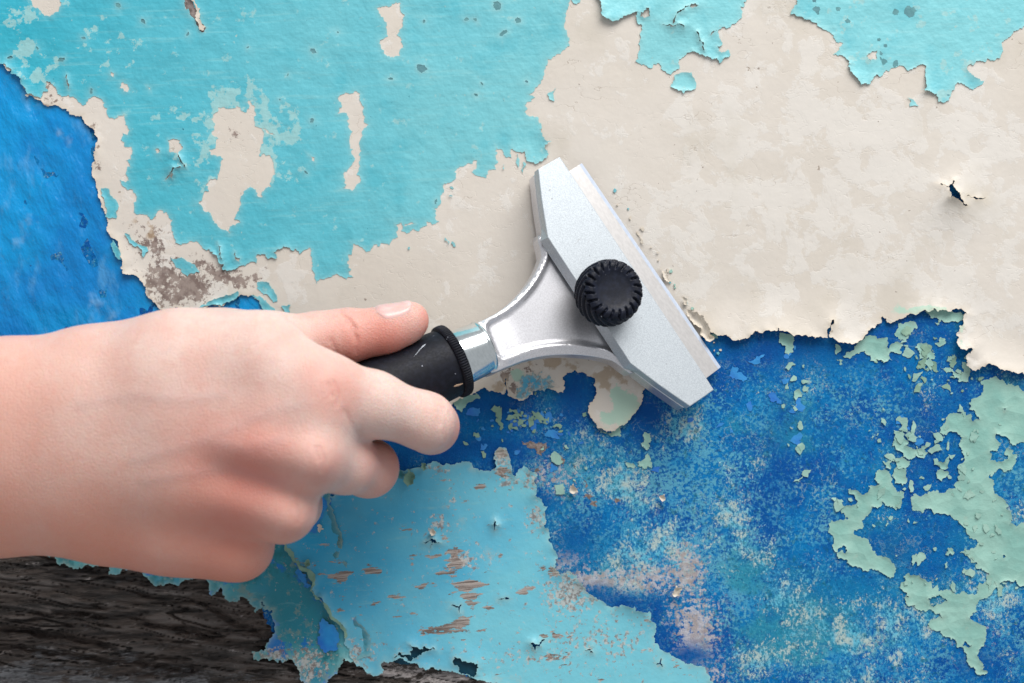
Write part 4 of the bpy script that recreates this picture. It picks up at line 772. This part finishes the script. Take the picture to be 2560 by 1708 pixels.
# knob: ribbed, dished, standing on the plate
KC = uv(1521, 733, TP+7)
def knob():
    R, Hh = 11.2, 13.5
    prof = [(0.0, Hh-1.0), (3.0, Hh-0.95), (6.0, Hh-0.6), (7.2, Hh-0.1), (8.0, Hh+0.15), (8.8, Hh+0.1), (9.6, Hh-0.3), (10.4, Hh-1.2), (10.9, Hh-2.2), (11.15, Hh-3.6), (11.3, Hh-5.5), (11.35, Hh-7.5), (11.2, Hh-9.5), (10.8, Hh-11.2), (10.0, Hh-12.2), (9.0, Hh-12.8), (8.6, 0.0)]
    pr = []
    for (a, b) in zip(prof[:-1], prof[1:]):
        for k in range(3): t = k/3; pr.append((a[0]+(b[0]-a[0])*t, a[1]+(b[1]-a[1])*t))
    pr.append(prof[-1]); pr = np.array(pr)
    ns = 264; P = []; n_ = 20
    th = np.arange(ns)/ns*2*np.pi
    for r, z in pr:
        act = 1.0 if (r > 7.0 and z > 1.0) else 0.0
        edge = min(1.0, max(0.0, (r-7.0)/0.8))*act
        tw = 0.09*(Hh-z) if r > 10.5 else 0.03*(11-r)
        ph = ((th+tw)*n_/(2*np.pi)) % 1.0
        gr = np.clip((0.19-np.abs(ph-0.5))/0.07, 0, 1)*edge
        tilt = (ph-0.5)*0.35*edge*(r > 9.5)
        rr = r-gr*(1.05 if r > 9.0 else 0.2)+tilt; zz = z-gr*(1.0 if r < 10.6 else 0.1)
        P.append(np.stack([rr*np.cos(th), rr*np.sin(th), zz], 1))
    P = np.concatenate(P); F = []
    for i in range(len(pr)-1):
        for j in range(ns):
            a, b = i*ns+j, i*ns+(j+1) % ns; F.append((a, a+ns, b+ns, b))
    Q = loc(KC[0]+P[:, 0], KC[1]+P[:, 1], TP+P[:, 2])
    if np.dot(np.cross(U_, V_), Wn) < 0: F = [f[::-1] for f in F]
    part('knob', Q, F, MKNOB)
knob()

# ferrule, grip and ribbed collar around the handle axis
AX0 = p3(1226, 861, -0.6); AX1 = p3(905, 1003, -0.6); AD = (AX1-AX0)/np.linalg.norm(AX1-AX0)
def along(px):                       # distance along the axis where it passes photograph column px
    lo, hi = -20.0, 200.0
    for _ in range(40):
        m = (lo+hi)/2; P = AX0+AD*m; x = P[0]/(1-P[2]/D)*PXMM+1280
        if x > px: lo = m
        else: hi = m
    return lo
e1_ = np.cross(AD, Wn); e1_ /= np.linalg.norm(e1_); e2_ = np.cross(AD, e1_)
def lathe(name, prof, mat, ns=96, parent=scraper, ribs=0, ribd=0.0, ribsel=None):
    th = np.arange(ns)/ns*2*np.pi; P = []; F = []
    for i, (t, r) in enumerate(prof):
        rr = np.full(ns, r)
        if ribs and (ribsel is None or ribsel(t)): rr = r-ribd*(0.5+0.5*np.cos(th*ribs))**2
        P.append(AX0+AD*t+rr[:, None]*(np.cos(th)[:, None]*e1_+np.sin(th)[:, None]*e2_))
    for i in range(len(prof)-1):
        for j in range(ns):
            a, b = i*ns+j, i*ns+(j+1) % ns; F.append((a, b, b+ns, a+ns))
    return part(name, np.concatenate(P), F, mat, parent)
tF0 = along(1206); tC = along(1141)
lathe('ferrule', [(tF0-1.2, 0.5), (tF0-1.2, 8.9), (tF0-0.9, 9.3), (tF0-0.3, 9.45), (tF0, 9.45), (tF0+0.25, 9.2), (tF0+0.5, 9.3), (tC-2, 9.55), (tC+6, 9.6), (tC+6, 1)], MFER, 128)
gl = 88.0
pf = [(tC+0.7, 9.5), (tC+0.7, 11.6), (tC+2.8, 11.7), (tC+5, 12.0), (tC+12, 12.35), (tC+30, 12.7), (tC+55, 13.0), (tC+gl-12, 12.6), (tC+gl-5, 11.6), (tC+gl-1.5, 9), (tC+gl, 4), (tC+gl, 0.3)]
grip = lathe('grip', pf, MRUB, 96)
col = lathe('ribbed_collar', [(tC, 9.2), (tC, 12.1), (tC+0.25, 12.6), (tC+0.5, 12.8), (tC+1.2, 12.95), (tC+2.4, 12.95), (tC+3.1, 12.8), (tC+3.4, 12.3), (tC+3.4, 11.5)], MRUB, 720, grip, 90, 0.45, lambda t: tC+0.4 < t < tC+3.2)
def smear(name, pts, wds, mat, r_off):
    """thin dab of dried paint lying on the grip, path given in photograph pixels"""
    P = []; F = []
    for k, ((px, py), wd) in enumerate(zip(pts, wds)):
        ray = np.array([(px-1280)/PXMM, (854-py)/PXMM, 0.0])-CAM; ray /= np.linalg.norm(ray)
        # hit the cylinder of radius r_off
        oc = CAM-AX0; d_ = ray-AD*(ray@AD); o_ = oc-AD*(oc@AD)
        a = d_@d_; b = 2*d_@o_; c = o_@o_-r_off*r_off; t = (-b-math.sqrt(max(b*b-4*a*c, 0)))/(2*a)
        h = CAM+ray*t; rad = (h-AX0)-AD*((h-AX0)@AD); rad /= np.linalg.norm(rad); tang = np.cross(rad, AD)
        nxt = np.array([1.0, 0.6, 0]); nxt -= rad*(nxt@rad); nxt /= np.linalg.norm(nxt); side = np.cross(rad, nxt)
        for sgn in (-1, 1): P.append(h+side*sgn*wd-rad*0.05)
        P.append(h+rad*0.08)
    for k in range(len(pts)-1):
        a, b = 3*k, 3*k+3; F += [(a, a+2, b+2, b), (a+2, a+1, b+1, b+2)]
    part(name, np.array(P), F, mat, grip)
smear('dried_paint_streak', [(1020, 911), (1024, 903), (1032, 895), (1040, 886), (1048, 876), (1057, 866), (1064, 860)], [.1, .35, .22, .32, .2, .3, .08], MSM, 12.36)
smear('dried_paint_streak', [(1036, 950), (1039, 946), (1042, 943)], [.15, .4, .1], MSM, 12.36)
smear('dried_paint_streak', [(1064, 924), (1066, 922), (1068, 921)], [.1, .25, .1], MSM, 12.3)
smear('tan_paint_fleck', [(1135, 967), (1142, 964), (1150, 962), (1157, 959)], [.1, .5, .35, .15], MSM2, 13.05)

# ------------------------------------------------------------------ the hand: blended round cones -> one skin surface
# each: (px, py, h, r) -> (px, py, h, r), blend k
PR = []
def rc(a, b, k): PR.append((at(*a[:3]), a[3], at(*b[:3]), b[3], k))
# forearm and wrist
rc((-760, 965, 66, 19), (0, 978, 62, 15), 14); rc((-760, 1260, 62, 19), (0, 1262, 56, 15), 14); rc((-760, 1115, 66, 23), (0, 1115, 62, 19), 14)
rc((0, 978, 62, 15), (235, 955, 63, 14.5), 10); rc((0, 1262, 56, 15), (215, 1258, 57, 15), 10); rc((0, 1115, 62, 19), (300, 1085, 62, 18), 12)
# metacarpals, proximal then distal halves
rc((235, 955, 63, 14.5), (450, 893, 67.5, 12.5), 12); rc((450, 893, 67.5, 12.5), (650, 905, 69.8, 12), 11); rc((650, 905, 69.8, 12), (795, 977, 72.5, 11.2), 9)
rc((215, 1058, 65, 15), (480, 1080, 71, 12.5), 12); rc((480, 1080, 71, 12.5), (770, 1138, 77, 10.6), 9); rc((430, 980, 71, 12.5), (765, 1045, 75, 10.5), 12)
rc((208, 1160, 63, 15), (450, 1205, 67, 12), 12); rc((450, 1205, 67, 12), (705, 1272, 71, 10.2), 9)
rc((215, 1258, 57, 15), (420, 1318, 58, 12.5), 12); rc((420, 1318, 58, 12.5), (597, 1366, 57, 10.2), 9)
rc((300, 1290, 50, 15), (545, 1352, 48, 11.5), 10)
rc((250, 1080, 56, 19), (560, 1110, 60, 15), 10); rc((100, 1030, 63, 17), (430, 1015, 68, 14), 14); rc((100, 1180, 60, 17), (430, 1145, 68, 14), 14)
rc((560, 1110, 60, 15), (700, 1180, 62, 12), 8); rc((540, 930, 62, 12), (740, 990, 66, 11), 8); rc((400, 925, 68, 12.5), (640, 895, 69, 11.5), 12)
# thumb
rc((235, 945, 60, 14.5), (560, 874, 57, 11.4), 8); rc((560, 874, 57, 11.4), (668, 861, 53, 9.9), 6); rc((668, 861, 53, 9.9), (800, 846, 46, 8.2), 5)
rc((800, 846, 46, 8.2), (868, 840, 43, 8.5), 4); rc((868, 840, 43, 8.5), (950, 828, 41, 7.2), 4); rc((950, 828, 41, 7.2), (1027, 799, 40, 5.9), 4)
rc((985, 822, 41, 6.3), (1010, 816, 40, 6.0), 4)
# index
rc((795, 977, 72.5, 11.2), (930, 1010, 64, 10.1), 8); rc((930, 1010, 64, 10.1), (1064, 1054, 54, 8.9), 4); rc((1064, 1054, 54, 8.9), (1078, 1066, 46, 8.7), 4)
rc((1078, 1066, 46, 8.7), (1072, 1068, 24, 7.8), 3); rc((1072, 1068, 24, 7.8), (1005, 1010, 13.5, 6.8), 3)
# middle
rc((770, 1138, 77, 10.6), (860, 1158, 60, 9.6), 5); rc((860, 1158, 60, 9.6), (922, 1170, 44, 9.4), 3); rc((922, 1170, 44, 9.4), (922, 1172, 22, 8.2), 3); rc((922, 1172, 22, 8.2), (862, 1095, 16, 7), 3)
# ring
rc((705, 1272, 71, 10.2), (735, 1262, 40, 8.8), 4); rc((735, 1262, 40, 8.8), (735, 1240, 20, 7.8), 3); rc((735, 1240, 20, 7.8), (705, 1165, 20, 6.8), 3)
# little
rc((597, 1366, 57, 10.2), (612, 1358, 32, 8), 5); rc((612, 1358, 32, 8), (610, 1330, 17, 7), 3); rc((610, 1330, 17, 7), (590, 1260, 19, 6.4), 3)
# knuckle heads and tendons
rc((786, 1148, 84.6, 4.6), (768, 1142, 84.4, 4.6), 4); rc((726, 1290, 78.4, 4.4), (710, 1284, 78.4, 4.4), 4); rc((610, 1376, 61.5, 5.0), (596, 1370, 62, 5), 5)
rc((560, 1105, 82.5, 2.0), (765, 1138, 86.0, 2.0), 8); rc((520, 1220, 76.5, 2.0), (705, 1278, 79.5, 2.0), 8)
CARVE = []
def seg(P, a, ra, b, rb):
    d = b-a; t = np.clip(((P-a)@d)/(d@d), 0, 1); return np.linalg.norm(P-a-t[..., None]*d, axis=-1)-(ra+t*(rb-ra))
def smin(a, b, k):
    h = np.maximum(k-np.abs(a-b), 0)/k; return np.minimum(a, b)-h*h*k*0.25
def sdf(P):
    dd = np.full(P.shape[:-1], 40.0)
    for (a, ra, b, rb, k) in PR: dd = smin(dd, seg(P, a, ra, b, rb), k)
    for (a, ra, b, rb, k) in CARVE: dd = -smin(-dd, seg(P, a, ra, b, rb), k)
    return dd
RES = 0.72
lo = np.array([at(-760, 0, 66)[0]-20, -88.0, 3.0]); hi = np.array([-8.0, 22.0, 96.0])
dim = np.ceil((hi-lo)/RES).astype(int)
ax = [lo[i]+np.arange(dim[i])*RES for i in range(3)]
Dg = np.full(dim, 30.0, np.float32)
def box_eval(a, ra, b, rb, pad):
    mn = np.minimum(a-ra, b-rb)-pad; mx = np.maximum(a+ra, b+rb)+pad
    i0 = np.clip(((mn-lo)/RES).astype(int), 0, dim); i1 = np.clip(np.ceil((mx-lo)/RES).astype(int), 0, dim)
    sl = tuple(slice(i0[i], i1[i]) for i in range(3))
    x = (ax[0][sl[0]]-a[0])[:, None, None].astype(np.float32); y = (ax[1][sl[1]]-a[1])[None, :, None].astype(np.float32); z = (ax[2][sl[2]]-a[2])[None, None, :].astype(np.float32)
    d = (b-a).astype(np.float32); dd = float(d@d)
    t = np.clip((x*d[0]+y*d[1]+z*d[2])/dd, 0, 1)
    return sl, np.sqrt((x-t*d[0])**2+(y-t*d[1])**2+(z-t*d[2])**2)-(ra+t*(rb-ra))
for (a, ra, b, rb, k) in PR:
    sl, d = box_eval(a, ra, b, rb, k+4); Dg[sl] = smin(Dg[sl], d, k)
for (a, ra, b, rb, k) in CARVE:
    sl, d = box_eval(a, ra, b, rb, k+4); Dg[sl] = -smin(-Dg[sl], d, k)
# surface nets
ins = Dg < 0
cnt = sum(ins[i:dim[0]-1+i, j:dim[1]-1+j, k:dim[2]-1+k].astype(np.int8) for i in (0, 1) for j in (0, 1) for k in (0, 1))
cells = np.argwhere((cnt > 0) & (cnt < 8))
vid = -np.ones(cnt.shape, np.int32); vid[tuple(cells.T)] = np.arange(len(cells))
cor = [(i, j, k) for i in (0, 1) for j in (0, 1) for k in (0, 1)]
cv = np.stack([Dg[cells[:, 0]+i, cells[:, 1]+j, cells[:, 2]+k] for i, j, k in cor], 1)
acc = np.zeros((len(cells), 3)); nn = np.zeros(len(cells))
for p in range(8):
    for q_ in range(p+1, 8):
        if sum(abs(cor[p][m]-cor[q_][m]) for m in range(3)) != 1: continue
        va, vb_ = cv[:, p], cv[:, q_]; s_ = (va < 0) != (vb_ < 0); t = np.where(s_, va/(va-vb_+1e-12), 0)[:, None]
        acc += s_[:, None]*(np.array(cor[p])+t*(np.array(cor[q_])-np.array(cor[p]))); nn += s_
HV = lo+(cells+acc/nn[:, None])*RES
quads = []
for axx in range(3):
    o = [0, 0, 0]; o[axx] = 1; b_, c_ = [(1, 2), (2, 0), (0, 1)][axx]
    A = ins[tuple(slice(0, dim[m]-o[m]) for m in range(3))]; B = ins[tuple(slice(o[m], dim[m]) for m in range(3))]
    for flip, msk in ((False, A & ~B), (True, ~A & B)):
        e = np.argwhere(msk); e = e[(e[:, b_] > 0) & (e[:, c_] > 0) & (e[:, b_] < dim[b_]-1) & (e[:, c_] < dim[c_]-1)]
        def cell(db, dc):
            x = e.copy(); x[:, b_] -= db; x[:, c_] -= dc; return vid[tuple(x.T)]
        qd = np.stack([cell(1, 1), cell(0, 1), cell(0, 0), cell(1, 0)], 1)
        quads.append(qd[:, ::-1] if flip else qd)
quads = np.concatenate(quads); quads = quads[(quads >= 0).all(1)]
# relax the back of the hand and the wrist so that the bones only show softly
ed2 = np.concatenate([quads[:, [0, 1]], quads[:, [1, 2]], quads[:, [2, 3]], quads[:, [3, 0]]]).astype(np.int64)
sx_ = HV[:, 0]/(1-HV[:, 2]/D)*PXMM+1280; wgt = (0.55*np.clip((700-sx_)/260, 0.05, 1))[:, None]
deg = np.bincount(ed2[:, 0], minlength=len(HV))[:, None].astype(float)
for _ in range(45):
    nb = np.stack([np.bincount(ed2[:, 0], HV[ed2[:, 1], c], len(HV)) for c in range(3)], 1)/np.maximum(deg, 1)
    HV = HV+(nb-HV)*wgt
# skin folds over the thumb and finger joints, pressed in along lines on the surface
def fold(lines, depth, width, hmin, hmax):
    sx = HV[:, 0]/(1-HV[:, 2]/D)*PXMM+1280; sy = 854-HV[:, 1]/(1-HV[:, 2]/D)*PXMM
    dmin = np.full(len(HV), 1e3)
    for l in lines:
        for (a, b) in zip(l[:-1], l[1:]):
            ex, ey = b[0]-a[0], b[1]-a[1]; t = np.clip(((sx-a[0])*ex+(sy-a[1])*ey)/(ex*ex+ey*ey), 0, 1)
            dmin = np.minimum(dmin, np.hypot(sx-a[0]-t*ex, sy-a[1]-t*ey))
    sel = (HV[:, 2] > hmin) & (HV[:, 2] < hmax)
    return sel*depth*np.exp(-(dmin/width)**2)
inn = fold([[(843, 768), (862, 795), (880, 822), (891, 848)], [(858, 792), (872, 800), (888, 822)]], 0.75, 6, 36, 62)+fold([[(826, 850), (838, 872), (840, 890)], [(893, 858), (890, 880)]], 0.4, 6, 36, 62)
inn = inn+fold([[(1108, 1020), (1116, 1060), (1110, 1100)], [(1122, 1030), (1130, 1062), (1124, 1098)], [(1096, 1030), (1100, 1060)]], 0.5, 5, 36, 75)
veins = [[(330, 1150), (420, 1128), (520, 1098), (600, 1060), (690, 1020), (770, 1010)], [(360, 1200), (470, 1185), (560, 1170), (640, 1190), (720, 1215)], [(520, 1098), (610, 1120), (700, 1100)], [(200, 1010), (330, 985), (450, 1000), (560, 985)]]
vn = fold(veins, 1.0, 15, 64, 95)
web = fold([[(908, 1094), (888, 1078), (872, 1052), (862, 1030)], [(820, 1230), (800, 1222), (778, 1216)]], 0.45, 7, 40, 90)
knk = web+fold([[(800, 1120), (812, 1150), (806, 1178)], [(788, 1118), (798, 1150)], [(742, 1262), (752, 1288), (744, 1308)], [(836, 955), (846, 985), (842, 1012)], [(822, 960), (830, 990)]], 0.4, 5, 60, 95)
HV[:, 2] += 0.16*vn-inn-knk
# (x, z, h) -> world swaps two axes and negates one: orientation is kept
def near(lst):
    o = np.zeros(len(HV))
    for (px, py, h, r, v) in lst: o = np.maximum(o, v*np.exp(-(np.linalg.norm(HV-at(px, py, h), axis=1)/r)**2))
    return o
flush = near([(815, 985, 80, 9, .75), (790, 1160, 84, 9, .6), (720, 1295, 78, 9, .6), (640, 1170, 82, 18, .85), (560, 1150, 82, 18, .6), (590, 1285, 76, 18, .75), (880, 1130, 58, 12, .6), (1060, 810, 40, 8, .85), (960, 850, 44, 14, .9), (900, 870, 46, 14, .8), (840, 870, 48, 12, .6), (1130, 1090, 48, 12, .6), (990, 1190, 40, 14, .55), (600, 1430, 50, 22, .6), (400, 1420, 50, 22, .5), (740, 1330, 60, 14, .5)])  # real knuckle redness, plus shade in the hollows put into the colour
tan = near([(0, 1260, 60, 38, .95), (-300, 1260, 60, 70, .95), (250, 1320, 62, 34, .9), (450, 1300, 70, 26, .7), (560, 1400, 55, 30, .9), (700, 1320, 66, 18, .6), (940, 1200, 45, 16, .6), (40, 1100, 78, 22, .55), (-300, 1100, 78, 40, .5)])  # warm shade on the underside of hand and wrist, painted into the skin
def m_skin():
    s = N('skin')
    base = s.mix(s.ramp(s.noise(0.06, 4), 0.35, 0.65), C(237, 211, 201), C(233, 199, 188))
    base = s.mix(s.ramp(s.noise(0.35, 4, 0.6, off=2.), 0.45, 0.7, 0, 0.25), base, C(230, 178, 164))
    base = s.mix(s.ramp(s.noise(0.11, 5, 0.6, off=12.), 0.5, 0.68, 0, 0.22), base, C(228, 176, 164))
    base = s.mix(s.math('MULTIPLY', s.attr('tan'), 0.85), base, C(242, 152, 122))
    base = s.mix(s.math('MULTIPLY', s.attr('flush'), 0.85), base, C(222, 122, 104))
    base = s.mix(s.math('MULTIPLY', s.attr('vein'), 0.10), base, C(176, 170, 180))
    base = s.mix(s.ramp(s.noise(1.6, 4, 0.6, off=22.), 0.52, 0.70, 0, 0.14), base, C(216, 146, 130))
    v = s.voro(1.1, 'DISTANCE_TO_EDGE'); bp = s.bump(s.ramp(v, 0, 0.25), 0.35, 0.0003); bp = s.bump(s.noise(0.6, 6, 0.65), 0.2, 0.0005, bp)
    return s.done(base, 0.48, bp, spec=0.35, Subsurface_Weight=0.45, Subsurface_Scale=0.005, Subsurface_Radius=(1.0, 0.35, 0.2, 1.0)[:3])
MSK = m_skin()
hand_o = at(300, 1100, 60)
hand = mesh_obj('hand', to_world(HV)-to_world(hand_o), quads, MSK, None, True, {'flush': flush, 'tan': tan, 'vein': vn})
hand.location = to_world(hand_o)
hand['label'] = 'bare right hand and wrist gripping the scraper, thumb along its black grip'; hand['category'] = 'hand'
# thumb nail: follows the finger tip surface
ta, tb = at(945, 829, 41), at(1030, 797, 40); td = (tb-ta)/np.linalg.norm(tb-ta)
nd = np.array([0.0, 1.0, 0.18]); nd -= td*(nd@td); nd /= np.linalg.norm(nd); sd_ = np.cross(td, nd)
nu, nv2 = 26, 25; L_ = 12.0
uu, vv = np.meshgrid(np.linspace(0, 1, nu), np.linspace(-1, 1, nv2), indexing='ij')
half = math.radians(62)*np.minimum(1.0, np.sqrt(np.maximum(1-((uu-0.5)/0.52)**4, 0.02)))
an = (vv*half)[..., None]; dirv = nd*np.cos(an)+sd_*np.sin(an)
NP = ta+td*(1.6+uu*L_)[..., None]+dirv*16
for _ in range(30): NP = NP-dirv*(sdf(NP)*0.9)[..., None]
ed_ = np.minimum.reduce([np.ones_like(uu), (1-np.abs(vv))*7, uu*9, (1-uu)*12+0.55])
NP = (NP+dirv*(0.05+0.30*ed_-0.12*(1-ed_))[..., None]).reshape(-1, 3)
NF = [(i*nv2+j, i*nv2+j+1, (i+1)*nv2+j+1, (i+1)*nv2+j) for i in range(nu-1) for j in range(nv2-1)]
s = N('thumb_nail'); MNAIL = s.done(s.mix(s.ramp(s.noise(0.3, 3), 0.4, 0.7), C(232, 188, 182), C(238, 202, 196)), 0.28, s.bump(s.noise(0.8, 3), 0.05, 0.0002), spec=0.5, Subsurface_Weight=0.2, Subsurface_Scale=0.002)
nail = mesh_obj('thumb_nail', to_world(np.array(NP))-to_world(hand_o), NF, MNAIL, hand, True)
